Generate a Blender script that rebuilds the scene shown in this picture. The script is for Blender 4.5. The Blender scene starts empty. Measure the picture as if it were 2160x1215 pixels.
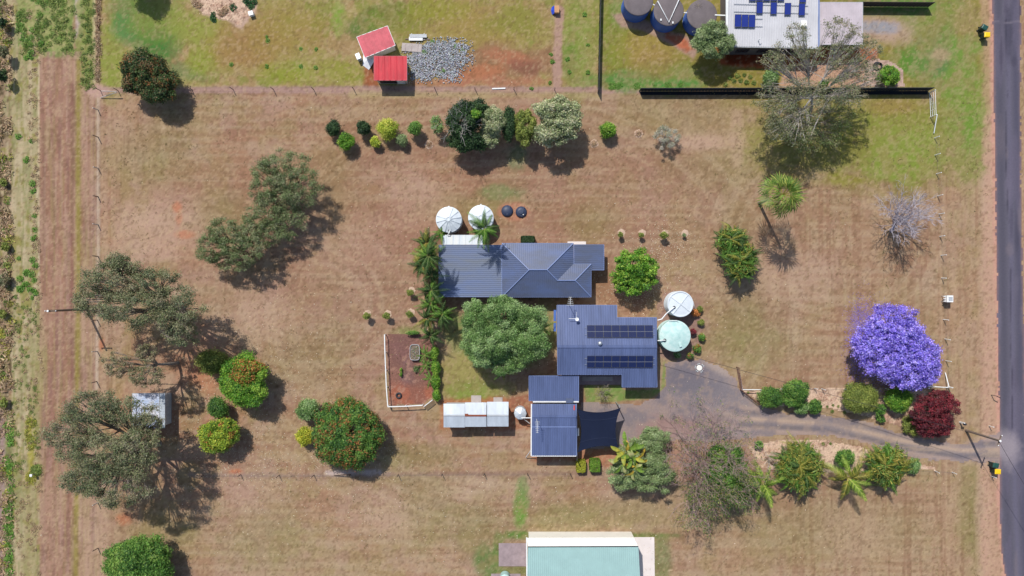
import bpy, math, random
import numpy as np
from mathutils import Vector, Matrix, Quaternion
random.seed(7)
rng = np.random.default_rng(11)
sc = bpy.context.scene
col = sc.collection
R = math.radians

# ------------------------------------------------------------------ camera, sky, sun, exposure
H = 88.0                       # flight height of the drone, metres
S = 16.364                     # photo pixels per metre on the ground
cam = bpy.data.cameras.new('camera')
cam_o = bpy.data.objects.new('camera', cam)
col.objects.link(cam_o)
cam_o.location = (0, 0, H)
cam.sensor_width = 36.0
cam.lens = 18.0 / 0.75
cam.clip_end = 2000
sc.camera = cam_o
SUN_EL = R(51.5)
sdir = Vector((-0.43 * math.cos(SUN_EL), 0.90 * math.cos(SUN_EL), math.sin(SUN_EL))).normalized()
w = bpy.data.worlds.new('World')
sc.world = w
w.use_nodes = True
nt = w.node_tree
bg = nt.nodes['Background']
sky = nt.nodes.new('ShaderNodeTexSky')
sky.sky_type = 'NISHITA'
sky.sun_disc = False
sky.sun_elevation = SUN_EL
sky.sun_rotation = math.atan2(sdir.x, sdir.y)
sky.air_density = 1.0
sky.dust_density = 1.2
nt.links.new(sky.outputs[0], bg.inputs[0])
bg.inputs[1].default_value = 0.122
sl = bpy.data.lights.new('sun', 'SUN')
sl.energy = 4.4
sl.angle = R(0.55)
sl.color = (1.0, 0.955, 0.89)
so = bpy.data.objects.new('sun', sl)
col.objects.link(so)
so.rotation_euler = sdir.to_track_quat('Z', 'Y').to_euler()
so.location = (-30, 60, 90)
sc.render.engine = 'CYCLES'
sc.view_settings.view_transform = 'Standard'
sc.view_settings.look = 'None'
sc.view_settings.gamma = 1
sc.view_settings.exposure = 0.0
sc.view_settings.use_curve_mapping = False

# ------------------------------------------------------------------ helpers
def W(px, py, z=0.0):
    """photo pixel at a known height above the ground -> world point"""
    f = (H - z) / H
    return Vector(((px - 1080) / S * f, (607.5 - py) / S * f, z))

def M(n, z=0.0):
    return n / S * (H - z) / H

def lin(c):
    c = np.asarray(c, float) / 255.0
    return np.where(c <= 0.04045, c / 12.92, ((c + 0.055) / 1.055) ** 2.4)

def rgb(*c):
    return tuple(lin(c)) + (1.0,)

MATS = {}
def mat(name, c, rough=0.7, metal=0.0, var=0.18, scale=1.5, bump=0.0, bscale=20, c2=None, spec=0.4, stretch=None):
    """principled surface with a procedural blotch + grain variation"""
    if name in MATS:
        return MATS[name]
    m = bpy.data.materials.new(name)
    m.use_nodes = True
    n = m.node_tree.nodes
    l = m.node_tree.links
    b = n['Principled BSDF']
    b.inputs['Roughness'].default_value = rough
    b.inputs['Metallic'].default_value = metal
    b.inputs['Specular IOR Level'].default_value = spec
    tc = n.new('ShaderNodeTexCoord')
    mp = n.new('ShaderNodeMapping')
    if stretch:
        mp.inputs['Scale'].default_value = stretch
    l.new(tc.outputs['Object'], mp.inputs[0])
    nz = n.new('ShaderNodeTexNoise')
    nz.inputs['Scale'].default_value = scale
    nz.inputs['Detail'].default_value = 8
    nz.inputs['Roughness'].default_value = 0.65
    l.new(mp.outputs[0], nz.inputs['Vector'])
    rp = n.new('ShaderNodeValToRGB')
    a = np.array(rgb(*c)[:3])
    d = np.array(rgb(*c2)[:3]) if c2 else a * (1 - var)
    e = a if c2 else np.minimum(a * (1 + var), 0.9)
    rp.color_ramp.elements[0].position = 0.32
    rp.color_ramp.elements[1].position = 0.68
    rp.color_ramp.elements[0].color = tuple(d) + (1,)
    rp.color_ramp.elements[1].color = tuple(e) + (1,)
    l.new(nz.outputs['Fac'], rp.inputs[0])
    l.new(rp.outputs[0], b.inputs['Base Color'])
    if bump:
        nb = n.new('ShaderNodeTexNoise')
        nb.inputs['Scale'].default_value = bscale
        nb.inputs['Detail'].default_value = 5
        l.new(tc.outputs['Object'], nb.inputs['Vector'])
        bn = n.new('ShaderNodeBump')
        bn.inputs['Strength'].default_value = bump
        bn.inputs['Distance'].default_value = 0.05
        l.new(nb.outputs['Fac'], bn.inputs['Height'])
        l.new(bn.outputs[0], b.inputs['Normal'])
    MATS[name] = m
    return m

def leaf_mat(name, transl=0.28, rough=0.55, spec=0.3):
    m = bpy.data.materials.new(name)
    m.use_nodes = True
    n = m.node_tree.nodes
    l = m.node_tree.links
    b = n['Principled BSDF']
    b.inputs['Roughness'].default_value = rough
    b.inputs['Specular IOR Level'].default_value = spec
    at = n.new('ShaderNodeAttribute')
    at.attribute_name = 'col'
    l.new(at.outputs['Color'], b.inputs['Base Color'])
    t = n.new('ShaderNodeBsdfTranslucent')
    l.new(at.outputs['Color'], t.inputs['Color'])
    mx = n.new('ShaderNodeMixShader')
    mx.inputs[0].default_value = transl
    l.new(b.outputs[0], mx.inputs[1])
    l.new(t.outputs[0], mx.inputs[2])
    l.new(mx.outputs[0], n['Material Output'].inputs['Surface'])
    MATS[name] = m
    return m
LEAF = leaf_mat('foliage')
PETAL = leaf_mat('blossom', 0.35, 0.8, 0.1)

def ground_mat(name, grain=0.35, fine=9.0, bump=0.35, speck=0.0, rough=0.95):
    """colour comes from the mesh attribute; noise gives blade / grain scale texture"""
    m = bpy.data.materials.new(name)
    m.use_nodes = True
    n = m.node_tree.nodes
    l = m.node_tree.links
    b = n['Principled BSDF']
    b.inputs['Roughness'].default_value = rough
    b.inputs['Specular IOR Level'].default_value = 0.12
    at = n.new('ShaderNodeAttribute')
    at.attribute_name = 'col'
    tc = n.new('ShaderNodeTexCoord')
    n1 = n.new('ShaderNodeTexNoise')
    n1.inputs['Scale'].default_value = fine
    n1.inputs['Detail'].default_value = 4
    n1.inputs['Roughness'].default_value = 0.75
    l.new(tc.outputs['Object'], n1.inputs['Vector'])
    n2 = n.new('ShaderNodeTexNoise')
    n2.inputs['Scale'].default_value = 3.6
    n2.inputs['Detail'].default_value = 7
    n2.inputs['Roughness'].default_value = 0.7
    l.new(tc.outputs['Object'], n2.inputs['Vector'])
    ad = n.new('ShaderNodeMath'); ad.operation = 'ADD'
    l.new(n1.outputs['Fac'], ad.inputs[0]); l.new(n2.outputs['Fac'], ad.inputs[1])
    mr = n.new('ShaderNodeMapRange')
    mr.inputs['From Min'].default_value = 0.6
    mr.inputs['From Max'].default_value = 1.4
    mr.inputs['To Min'].default_value = 1 - grain
    mr.inputs['To Max'].default_value = 1 + grain
    l.new(ad.outputs[0], mr.inputs['Value'])
    vm = n.new('ShaderNodeVectorMath'); vm.operation = 'SCALE'
    l.new(at.outputs['Color'], vm.inputs[0]); l.new(mr.outputs[0], vm.inputs['Scale'])
    out = vm.outputs[0]
    if speck:
        vo = n.new('ShaderNodeTexVoronoi')
        vo.inputs['Scale'].default_value = 2.6
        l.new(tc.outputs['Object'], vo.inputs['Vector'])
        lt = n.new('ShaderNodeMath'); lt.operation = 'LESS_THAN'; lt.inputs[1].default_value = 0.13
        l.new(vo.outputs['Distance'], lt.inputs[0])
        sp = n.new('ShaderNodeMath'); sp.operation = 'MULTIPLY'; sp.inputs[1].default_value = speck
        l.new(lt.outputs[0], sp.inputs[0])
        mx = n.new('ShaderNodeMix'); mx.data_type = 'RGBA'
        l.new(sp.outputs[0], mx.inputs[0]); l.new(out, mx.inputs[6])
        mx.inputs[7].default_value = rgb(196, 176, 142)
        out = mx.outputs[2]
    l.new(out, b.inputs['Base Color'])
    bn = n.new('ShaderNodeBump')
    bn.inputs['Strength'].default_value = bump
    bn.inputs['Distance'].default_value = 0.08
    l.new(n1.outputs['Fac'], bn.inputs['Height'])
    l.new(bn.outputs[0], b.inputs['Normal'])
    MATS[name] = m
    return m

def tag(o, label=None, cat=None, group=None, kind=None):
    if label: o['label'] = label
    if cat: o['category'] = cat
    if group: o['group'] = group
    if kind: o['kind'] = kind
    return o

def empty(name, loc, rz=0.0):
    o = bpy.data.objects.new(name, None)
    o.empty_display_size = 0.3
    col.objects.link(o)
    o.location = loc
    o.rotation_euler = (0, 0, rz)
    return o

def thing(name, label, cat, loc, rz=0.0, group=None):
    return tag(empty(name, loc, rz), label, cat, group)

def link_mesh(name, me, m=None, parent=None):
    o = bpy.data.objects.new(name, me)
    col.objects.link(o)
    if m is not None and not me.materials:
        me.materials.append(m)
    if parent is not None:
        o.parent = parent
    return o

class MB:
    """collects shapes in WORLD (or local) coordinates; build() makes one mesh object"""
    def __init__(s):
        s.v = []; s.f = []
    def add(s, vs, fs):
        k = len(s.v)
        s.v += [tuple(p) for p in vs]
        s.f += [tuple(i + k for i in f) for f in fs]
        return s
    def poly(s, pts):
        return s.add(pts, [tuple(range(len(pts)))])
    def box(s, c, d, rz=0.0, m=None):
        x, y, z = d[0] / 2, d[1] / 2, d[2] / 2
        vs = [Vector((a * x, b * y, e * z)) for e in (-1, 1) for (a, b) in ((-1, -1), (1, -1), (1, 1), (-1, 1))]
        q = m if m is not None else Matrix.Rotation(rz, 3, 'Z')
        c = Vector(c)
        return s.add([c + q @ p for p in vs], [(3, 2, 1, 0), (4, 5, 6, 7), (0, 1, 5, 4), (1, 2, 6, 5), (2, 3, 7, 6), (3, 0, 4, 7)])
    def prism(s, pts, z0, z1):
        n = len(pts)
        vs = [(p[0], p[1], z0) for p in pts] + [(p[0], p[1], z1) for p in pts]
        return s.add(vs, [tuple(range(n - 1, -1, -1)), tuple(range(n, 2 * n))] + [(i, (i + 1) % n, n + (i + 1) % n, n + i) for i in range(n)])
    def lathe(s, c, prof, n=32):
        c = Vector(c)
        vs = []; fs = []
        for r, z in prof:
            for k in range(n):
                a = 2 * math.pi * k / n
                vs.append(c + Vector((r * math.cos(a), r * math.sin(a), z)))
        for j in range(len(prof) - 1):
            for k in range(n):
                k2 = (k + 1) % n
                fs.append((j * n + k, j * n + k2, (j + 1) * n + k2, (j + 1) * n + k))
        return s.add(vs, fs)
    def tube(s, pts, rad, n=6, cap=True):
        pts = [Vector(p) for p in pts]
        if not hasattr(rad, '__len__'): rad = [rad] * len(pts)
        vs = []; fs = []
        up = Vector((0.31, 0.2, 0.93))
        for i, p in enumerate(pts):
            t = (pts[min(i + 1, len(pts) - 1)] - pts[max(i - 1, 0)])
            if t.length < 1e-6: t = Vector((0, 0, 1))
            t.normalize()
            a = t.cross(up)
            if a.length < 0.05: a = t.cross(Vector((1, 0, 0)))
            a.normalize(); b = t.cross(a)
            for k in range(n):
                g = 2 * math.pi * k / n
                vs.append(p + (a * math.cos(g) + b * math.sin(g)) * rad[i])
        for j in range(len(pts) - 1):
            for k in range(n):
                k2 = (k + 1) % n
                fs.append((j * n + k, j * n + k2, (j + 1) * n + k2, (j + 1) * n + k))
        if cap:
            fs.append(tuple(range(n - 1, -1, -1)))
            fs.append(tuple((len(pts) - 1) * n + k for k in range(n)))
        return s.add(vs, fs)
    def bar(s, a, b, wd, hg):
        a = Vector(a); b = Vector(b)
        d = b - a
        L = d.length
        x = d.normalized()
        up = Vector((0, 0, 1))
        if abs(x.z) > 0.98: up = Vector((0, 1, 0))
        y = up.cross(x).normalized(); z = x.cross(y)
        m = Matrix((x, y, z)).transposed()
        return s.box((a + b) / 2, (L, wd, hg), m=m)
    def build(s, name, m, parent=None, smooth=False):
        me = bpy.data.meshes.new(name)
        off = Vector((0, 0, 0))
        if parent is not None:
            mw = parent.matrix_basis.inverted()
            p2 = parent.parent
            if p2 is not None:
                mw = mw @ p2.matrix_basis.inverted()
            vs = [tuple(mw @ Vector(p)) for p in s.v]
        else:
            a = np.array(s.v)
            off = Vector(((a[:, 0].min() + a[:, 0].max()) / 2, (a[:, 1].min() + a[:, 1].max()) / 2, a[:, 2].min()))
            vs = [(p[0] - off.x, p[1] - off.y, p[2] - off.z) for p in s.v]
        me.from_pydata(vs, [], s.f)
        if smooth:
            me.polygons.foreach_set('use_smooth', [True] * len(me.polygons))
        me.update()
        o = link_mesh(name, me, m, parent)
        o.location = off
        return o

def clip_band(pts, ua, ub):
    """clip a convex polygon of (u, v) between u = ua and u = ub"""
    for lim, sgn in ((ua, 1), (ub, -1)):
        out = []
        for i in range(len(pts)):
            p, q = pts[i], pts[(i + 1) % len(pts)]
            dp, dq = sgn * (p[0] - lim), sgn * (q[0] - lim)
            if dp >= 0: out.append(p)
            if dp * dq < 0:
                t = dp / (dp - dq)
                out.append((p[0] + t * (q[0] - p[0]), p[1] + t * (q[1] - p[1])))
        pts = out
        if len(pts) < 3: return []
    return pts

def ribbed(mb, poly, d, pitch=0.3, h=0.032):
    """a sheet-metal roof face: convex polygon with raised ribs along d"""
    poly = [Vector(p) for p in poly]
    n = (poly[1] - poly[0]).cross(poly[2] - poly[0]).normalized()
    if n.z < 0: n = -n
    d = Vector(d); d = (d - n * d.dot(n)).normalized()
    u = n.cross(d).normalized()
    o = poly[0]
    uv = [((p - o).dot(u), (p - o).dot(d)) for p in poly]
    u0 = min(p[0] for p in uv); u1 = max(p[0] for p in uv)
    brk = [(0, .60, 0, 0), (.60, .70, 0, h), (.70, .90, h, h), (.90, 1.0, h, 0)]
    k = 0
    while u0 + k * pitch < u1:
        for a, b, ha, hb in brk:
            ua = u0 + (k + a) * pitch; ub = u0 + (k + b) * pitch
            c = clip_band(uv, ua, ub)
            if not c: continue
            mb.poly([o + u * p[0] + d * p[1] + n * (ha + (hb - ha) * (p[0] - ua) / (ub - ua)) for p in c])
        k += 1
    return mb

# ---- value noise in numpy
NT = np.random.default_rng(5).random((256, 256))
def vnoise(x, y, seed=0):
    x = x + seed * 37.17; y = y + seed * 91.3
    xi = np.floor(x).astype(int); yi = np.floor(y).astype(int)
    fx = x - xi; fy = y - yi
    fx = fx * fx * (3 - 2 * fx); fy = fy * fy * (3 - 2 * fy)
    a = NT[xi & 255, yi & 255]; b = NT[(xi + 1) & 255, yi & 255]
    c = NT[xi & 255, (yi + 1) & 255]; d = NT[(xi + 1) & 255, (yi + 1) & 255]
    return (a * (1 - fx) + b * fx) * (1 - fy) + (c * (1 - fx) + d * fx) * fy
def fbm(x, y, seed=0, oct=4):
    s = 0; a = 0.5; t = 0
    for k in range(oct):
        s = s + a * vnoise(x * 2 ** k, y * 2 ** k, seed + k * 3); t += a; a *= 0.55
    return s / t
def sstep(a, b, x):
    t = np.clip((x - a) / (b - a), 0, 1)
    return t * t * (3 - 2 * t)
def poly_sd(PX, PY, pts):
    """signed distance in photo pixels to a polygon, positive inside"""
    dmin = np.full(PX.shape, 1e9); inside = np.zeros(PX.shape, bool)
    n = len(pts)
    for i in range(n):
        x0, y0 = pts[i]; x1, y1 = pts[(i + 1) % n]
        ex, ey = x1 - x0, y1 - y0
        t = np.clip(((PX - x0) * ex + (PY - y0) * ey) / (ex * ex + ey * ey + 1e-9), 0, 1)
        dmin = np.minimum(dmin, np.hypot(PX - x0 - t * ex, PY - y0 - t * ey))
        cnd = (y0 > PY) != (y1 > PY)
        xc = x0 + (PY - y0) / (ey if abs(ey) > 1e-9 else 1e-9) * ex
        inside ^= cnd & (PX < xc)
    return np.where(inside, dmin, -dmin)
def line_d(PX, PY, pts):
    d = np.full(PX.shape, 1e9)
    for (x0, y0), (x1, y1) in zip(pts[:-1], pts[1:]):
        ex, ey = x1 - x0, y1 - y0
        t = np.clip(((PX - x0) * ex + (PY - y0) * ey) / (ex * ex + ey * ey + 1e-9), 0, 1)
        d = np.minimum(d, np.hypot(PX - x0 - t * ex, PY - y0 - t * ey))
    return d

def color_attr(me, C):
    at = me.color_attributes.new('col', 'FLOAT_COLOR', 'POINT')
    a = np.ones((len(C), 4), np.float32); a[:, :3] = C
    at.data.foreach_set('color', a.ravel())

def raw_mesh(name, V, F, C=None):
    """V (n,3), F (m,k) with constant k -> mesh, fast"""
    me = bpy.data.meshes.new(name)
    n, (m, k) = len(V), F.shape
    me.vertices.add(n); me.vertices.foreach_set('co', V.astype(np.float32).ravel())
    me.loops.add(m * k); me.loops.foreach_set('vertex_index', F.astype(np.int32).ravel())
    me.polygons.add(m); me.polygons.foreach_set('loop_start', np.arange(0, m * k, k, dtype=np.int32))
    me.update(calc_edges=True)
    if C is not None: color_attr(me, C)
    return me

class Paint:
    """layers of ground cover (soil, dry grass, green grass) in photo pixels"""
    def __init__(s, PX, PY, c):
        s.X, s.Y = PX, PY
        s.C = np.tile(lin(c), PX.shape + (1,)).astype(float)
        s.n1 = fbm(PX / 34, PY / 34, 1); s.n2 = fbm(PX / 9, PY / 9, 2, 3); s.n3 = fbm(PX / 110, PY / 110, 3)
    def mix(s, m, c, a=1.0):
        m = np.clip(m * a, 0, 1)[..., None]
        s.C = s.C * (1 - m) + lin(c) * m
        return s
    def ell(s, cx, cy, rx, ry, c, a=1.0, soft=0.45, rot=0.0, rag=0.5):
        dx, dy = s.X - cx, s.Y - cy
        ca, sa = math.cos(R(rot)), math.sin(R(rot))
        r = np.hypot((dx * ca + dy * sa) / rx, (-dx * sa + dy * ca) / ry)
        r = r + (s.n1 - .5) * rag * 1.6 + (s.n2 - .5) * rag
        return s.mix(1 - sstep(1 - soft, 1 + soft, r), c, a)
    def poly(s, pts, c, a=1.0, soft=6, rag=10):
        d = poly_sd(s.X, s.Y, pts) + (s.n1 - .5) * rag * 1.6 + (s.n2 - .5) * rag
        return s.mix(sstep(-soft, soft, d), c, a)
    def line(s, pts, wd, c, a=1.0, soft=3, rag=5):
        d = wd - line_d(s.X, s.Y, pts) + (s.n1 - .5) * rag + (s.n2 - .5) * rag
        return s.mix(sstep(-soft, soft, d), c, a)

def sheet(name, pts, z, paint, m, rag=4, step=0.2, kind='structure', rag1=0):
    """an irregular-edged ground sheet laid a few millimetres above the ground"""
    a = np.array(pts, float)
    lo = a.min(0) - 8; hi = a.max(0) + 8
    xs = np.arange(lo[0], hi[0], step * S); ys = np.arange(lo[1], hi[1], step * S)
    PX, PY = np.meshgrid(xs, ys)
    d = poly_sd(PX, PY, pts) + (fbm(PX / 12, PY / 12, 9, 3) - .5) * rag * 2 + (fbm(PX / 40, PY / 40, 8) - .5) * rag1 * 2
    inside = d > 0
    p = paint(PX, PY, d)
    ny, nx = PX.shape
    V = np.stack([(PX - 1080) / S, (607.5 - PY) / S, np.full(PX.shape, z)], -1).reshape(-1, 3)
    C = p.C.reshape(-1, 3)
    i = np.arange(ny * nx).reshape(ny, nx)
    keep = inside[:-1, :-1] & inside[1:, :-1] & inside[:-1, 1:] & inside[1:, 1:]
    F = np.stack([i[1:, :-1], i[1:, 1:], i[:-1, 1:], i[:-1, :-1]], -1)[keep]
    used = np.zeros(len(V), bool); used[F.ravel()] = True
    re = np.cumsum(used) - 1
    me = raw_mesh(name, V[used], re[F], C[used])
    o = link_mesh(name, me, m)
    tag(o, kind=kind)
    return o

# ------------------------------------------------------------------ ground
BROWN = (160, 124, 98)
def grid_axis(a, b, step, far):
    core = np.arange(a, b + step / 2, step)
    out = []; x = b; s = step
    while x < far:
        s *= 1.35; x += s; out.append(x)
    o = np.array(out)
    return np.concatenate([(a - (o - b))[::-1], core, o])
gx = grid_axis(-69, 69, 0.2, 700); gy = grid_axis(-39.6, 39.6, 0.2, 700)
GX, GY = np.meshgrid(gx, gy)
PX, PY = GX * S + 1080, 607.5 - GY * S
P = Paint(PX, PY, BROWN)
# dry lawn variation: blotches and mowing lines
P.mix(sstep(.44, .64, P.n3), (150, 112, 92), .6)
P.mix(sstep(.48, .68, fbm(PX / 90, PY / 70, 21)), (168, 138, 116), .7)
P.mix(sstep(.46, .64, fbm(PX / 60, PY / 60, 31)), (148, 128, 88), .55)
P.mix(sstep(.5, .64, fbm(PX / 130, PY / 90, 33)), (158, 136, 100), .5)
P.mix(sstep(.52, .68, fbm(PX / 40, PY / 40, 35)), (166, 132, 116), .5)
P.mix(sstep(.54, .68, fbm(PX / 22, PY / 22, 41)), (150, 112, 94), .4)
P.mix(sstep(.54, .68, fbm(PX / 14, PY / 14, 43)), (172, 146, 124), .28)
P.mix(sstep(1350, 1750, PX) * .6 + sstep(980, 1150, PY) * .45, (162, 134, 104), .55)
P.ell(1000, 420, 620, 240, (150, 110, 88), .5, .5)
P.ell(820, 640, 420, 160, (152, 114, 94), .35, .5)
stripe = fbm(PX / 170, PY / 8, 51, 3)
vert = fbm(PX / 9, PY / 190, 52, 3)
mid = sstep(230, 330, PX) * (1 - sstep(1980, 2010, PX))
P.mix(sstep(.5, .66, stripe) * mid, (140, 108, 86), .24)
P.mix(sstep(.52, .66, 1 - stripe) * mid, (174, 150, 124), .24)
P.mix(sstep(.5, .64, vert) * np.maximum(1 - sstep(230, 420, PX), sstep(1560, 1700, PX)), (142, 106, 84), .5)
P.mix(sstep(.5, .64, fbm(PX / 8, PY / 150, 53, 3)) * np.maximum(1 - sstep(230, 420, PX), sstep(1900, 2000, PX)), (174, 142, 116), .4)
for cx, cy, r1, r2 in ((1080, 640, 330, 520), (1750, 500, 60, 260), (640, 640, 40, 200)):
    rr_ = np.hypot((PX - cx) * .8, PY - cy)
    arc = fbm(rr_ / 10, np.arctan2(PY - cy, PX - cx) * 2.2, 57, 2)
    P.mix(sstep(.52, .66, arc) * sstep(r1, r1 + 60, rr_) * (1 - sstep(r2 - 60, r2, rr_)) * mid, (176, 150, 124), .28)
    P.mix(sstep(.52, .66, 1 - arc) * sstep(r1, r1 + 60, rr_) * (1 - sstep(r2 - 60, r2, rr_)) * mid, (138, 106, 84), .22)
# olive tinge scattered in the dry lawn
for cx, cy, rx, ry, a in ((1570, 700, 60, 60, .25), (1600, 740, 110, 40, .25), (1560, 560, 40, 170, .22), (700, 400, 40, 90, .25), (960, 440, 80, 30, .35),
                          (1060, 425, 60, 30, .3), (1240, 470, 50, 40, .3), (470, 460, 60, 50, .35), (900, 1060, 60, 80, .3), (1010, 1120, 60, 60, .4), (1300, 1080, 160, 30, .4),
                          (1180, 1100, 90, 30, .35), (660, 760, 80, 80, .22), (880, 960, 90, 22, .35), (560, 1130, 80, 60, .28), (1740, 1120, 180, 60, .28), (2060, 1100, 14, 150, .4),
                          (1620, 350, 160, 40, .3), (1430, 240, 120, 50, .25), (330, 320, 90, 70, .3), (2040, 1060, 20, 120, .4), (350, 1120, 80, 40, .35), (1510, 1070, 60, 40, .3)):
    P.ell(cx, cy, rx, ry, (128, 120, 72), a, .6)
# pale pinkish dry patches
for cx, cy, rx, ry, a in ((350, 470, 90, 60, .5), (300, 500, 60, 60, .4), (880, 420, 60, 60, .35), (1480, 300, 70, 14, .6), (1555, 290, 14, 60, .6), (1660, 580, 120, 50, .3),
                          (560, 650, 60, 60, .45), (1450, 1060, 120, 40, .3), (820, 1090, 70, 40, .4), (1800, 1130, 60, 60, .35), (2075, 1080, 16, 170, .6), (2085, 600, 14, 330, .5), (2085, 300, 12, 200, .5),
                          (200, 1080, 30, 150, .4), (1920, 300, 90, 60, .1), (740, 520, 90, 60, .25), (520, 1030, 70, 50, .35), (640, 470, 50, 60, .2)):
    P.ell(cx, cy, rx, ry, (182, 148, 128), a, .6)
# bare red soil
RED = (182, 112, 80)
for cx, cy, rx, ry, a in ((373, 437, 10, 11, .6), (378, 462, 7, 14, .4), (390, 494, 17, 8, .5), (500, 995, 14, 6, .8), (428, 800, 36, 30, .4), (430, 760, 60, 60, .2), (300, 880, 80, 50, .25),
                          (262, 1095, 18, 12, .5), (50, 1140, 8, 90, .55), (82, 1035, 5, 14, .7), (140, 535, 14, 12, .5), (212, 728, 10, 14, .6), (470, 900, 40, 60, .25)):
    P.ell(cx, cy, rx, ry, RED, a, .5)
# neighbour's greener paddock to the north
P.poly([(213, -400), (213, 186), (1262, 186), (1272, -400)], (150, 132, 84), 1, 5, 4)
nb = (PY < 190) & (PX > 205) & (PX < 1270)
P.mix(sstep(.46, .6, fbm(PX / 48, PY / 48, 61)) * nb, (156, 126, 92), .9)
P.mix(sstep(.53, .68, fbm(PX / 26, PY / 26, 62)) * nb, (124, 126, 62), .6)
P.mix(sstep(.54, .66, fbm(PX / 12, PY / 12, 63)) * nb, (166, 146, 106), .5)
for cx, cy, rx, ry, c, a, rot in ((235, 120, 26, 80, (132, 136, 62), .8, 0), (300, 60, 40, 88, (70, 112, 54), .9, -35), (345, 95, 32, 40, (58, 108, 50), .85, 50), (262, 55, 24, 38, (76, 122, 70), .75, 0),
                              (330, 30, 55, 45, (122, 132, 60), .75, 0), (420, 65, 55, 40, (136, 138, 64), .75, 10), (395, 150, 40, 14, (110, 124, 84), .6, 20), (425, 130, 30, 26, (128, 136, 46), .8, 0),
                              (520, 100, 70, 50, (152, 116, 78), .75, 0), (600, 60, 90, 50, (146, 122, 70), .6, 0), (610, 155, 60, 22, (132, 136, 48), .7, 0), (720, 150, 50, 25, (134, 132, 54), .6, 0), (715, 40, 14, 30, (118, 146, 52), .9, 0),
                              (790, 45, 55, 26, (66, 98, 46), .9, -25), (850, 40, 80, 30, (112, 120, 48), .8, 0), (1000, 60, 120, 60, (150, 126, 76), .8, 0), (930, 20, 60, 26, (138, 130, 62), .7, 0),
                              (1085, 45, 60, 30, (128, 124, 62), .6, 0), (1220, 90, 36, 100, (128, 134, 66), .95, 0), (1200, 130, 16, 40, (92, 120, 46), .7, 0), (1240, 170, 30, 14, (104, 130, 62), .7, 0)):
    P.ell(cx, cy, rx, ry, c, a, .55, rot)
P.ell(1060, 138, 118, 44, (146, 110, 84), .9, .35)
P.ell(1080, 122, 50, 16, (172, 112, 86), .6, .5, 10)
P.ell(1010, 155, 60, 16, (182, 112, 82), .5, .5, -10)
P.ell(1050, 172, 130, 12, (168, 116, 92), .6, .5)
P.ell(935, 176, 70, 8, (164, 112, 90), .7, .5)
P.ell(1110, 142, 40, 16, (134, 92, 76), .7, .5)
P.poly([(768, 120), (790, 118), (800, 185), (770, 186)], (150, 92, 68), .9, 5, 6)
P.line([(1181, 20), (1176, 100), (1175, 188)], 9, (166, 132, 116), .95, 3, 5)
P.line([(213, 190), (700, 189), (1350, 190)], 7, (164, 130, 118), .9, 3, 6)
P.line([(740, 199), (1260, 200)], 6, (172, 150, 110), .5, 4, 8)
P.poly([(395, -80), (400, 0), (430, 30), (480, 45), (510, 60), (540, 20), (548, -80)], (182, 150, 132), 1, 3, 6)
# neighbour's yard round the grey roofed house
P.poly([(1275, -300), (1275, 187), (1975, 187), (1985, 250), (2090, 240), (2088, -300)], (140, 124, 70), 1, 6, 6)
for cx, cy, rx, ry, c, a in ((1300, 60, 40, 90, (122, 126, 56), .9), (1360, 95, 60, 40, (154, 130, 76), .8), (1320, 170, 60, 20, (74, 120, 58), .9), (1400, 160, 70, 30, (96, 124, 60), .7), (1430, 178, 60, 9, (70, 126, 60), .9),
                          (1380, 130, 50, 30, (150, 122, 78), .7), (1305, 20, 20, 40, (110, 128, 70), .7), (1960, 40, 90, 40, (116, 126, 60), .9), (1920, 130, 50, 30, (78, 122, 44), .9), (1990, 130, 60, 60, (98, 122, 66), .9), (2000, 145, 30, 24, (74, 108, 72), .9),
                          (2040, 50, 30, 50, (150, 128, 88), .8), (2030, 100, 40, 26, (98, 134, 54), .7), (1860, 62, 70, 34, (172, 142, 122), .95), (1855, 58, 44, 14, (148, 142, 148), .9), (1985, 115, 24, 16, (164, 136, 108), .8), (1900, 12, 90, 20, (86, 124, 58), .9)):
    P.ell(cx, cy, rx, ry, c, a, .5)
P.poly([(1290, 30), (1330, 25), (1400, 60), (1450, 75), (1480, 90), (1462, 125), (1440, 110), (1380, 75), (1310, 55)], (166, 134, 118), .95, 4, 5)
P.poly([(1400, 62), (1450, 82), (1465, 105), (1450, 112), (1405, 82)], (180, 104, 74), .85, 4, 6)
P.poly([(1510, 100), (1850, 104), (1850, 135), (1660, 150), (1520, 135)], (168, 96, 66), .95, 4, 6)
P.poly([(1530, 110), (1640, 112), (1640, 136), (1535, 134)], (120, 66, 46), .8, 4, 4)
P.poly([(1660, 138), (1850, 125), (1860, 184), (1640, 184)], (186, 146, 124), .9, 5, 8)
# green flush in the north-east corner of the lawn
for cx, cy, rx, ry, c, a in ((1900, 300, 150, 90, (128, 120, 62), .9), (1870, 250, 110, 50, (134, 132, 64), .8), (1920, 320, 70, 50, (126, 138, 58), .7), (2040, 230, 46, 110, (120, 132, 60), .9), (2020, 170, 40, 40, (110, 130, 56), .9), (2045, 270, 22, 40, (102, 130, 50), .8),
                          (1700, 300, 120, 70, (134, 128, 66), .7), (1890, 350, 60, 30, (122, 134, 54), .8), (1660, 215, 110, 14, (140, 130, 70), .7), (1880, 225, 60, 18, (150, 122, 78), .7), (1780, 380, 40, 12, (134, 126, 52), .6)):
    P.ell(cx, cy, rx, ry, c, a, .55)
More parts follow.
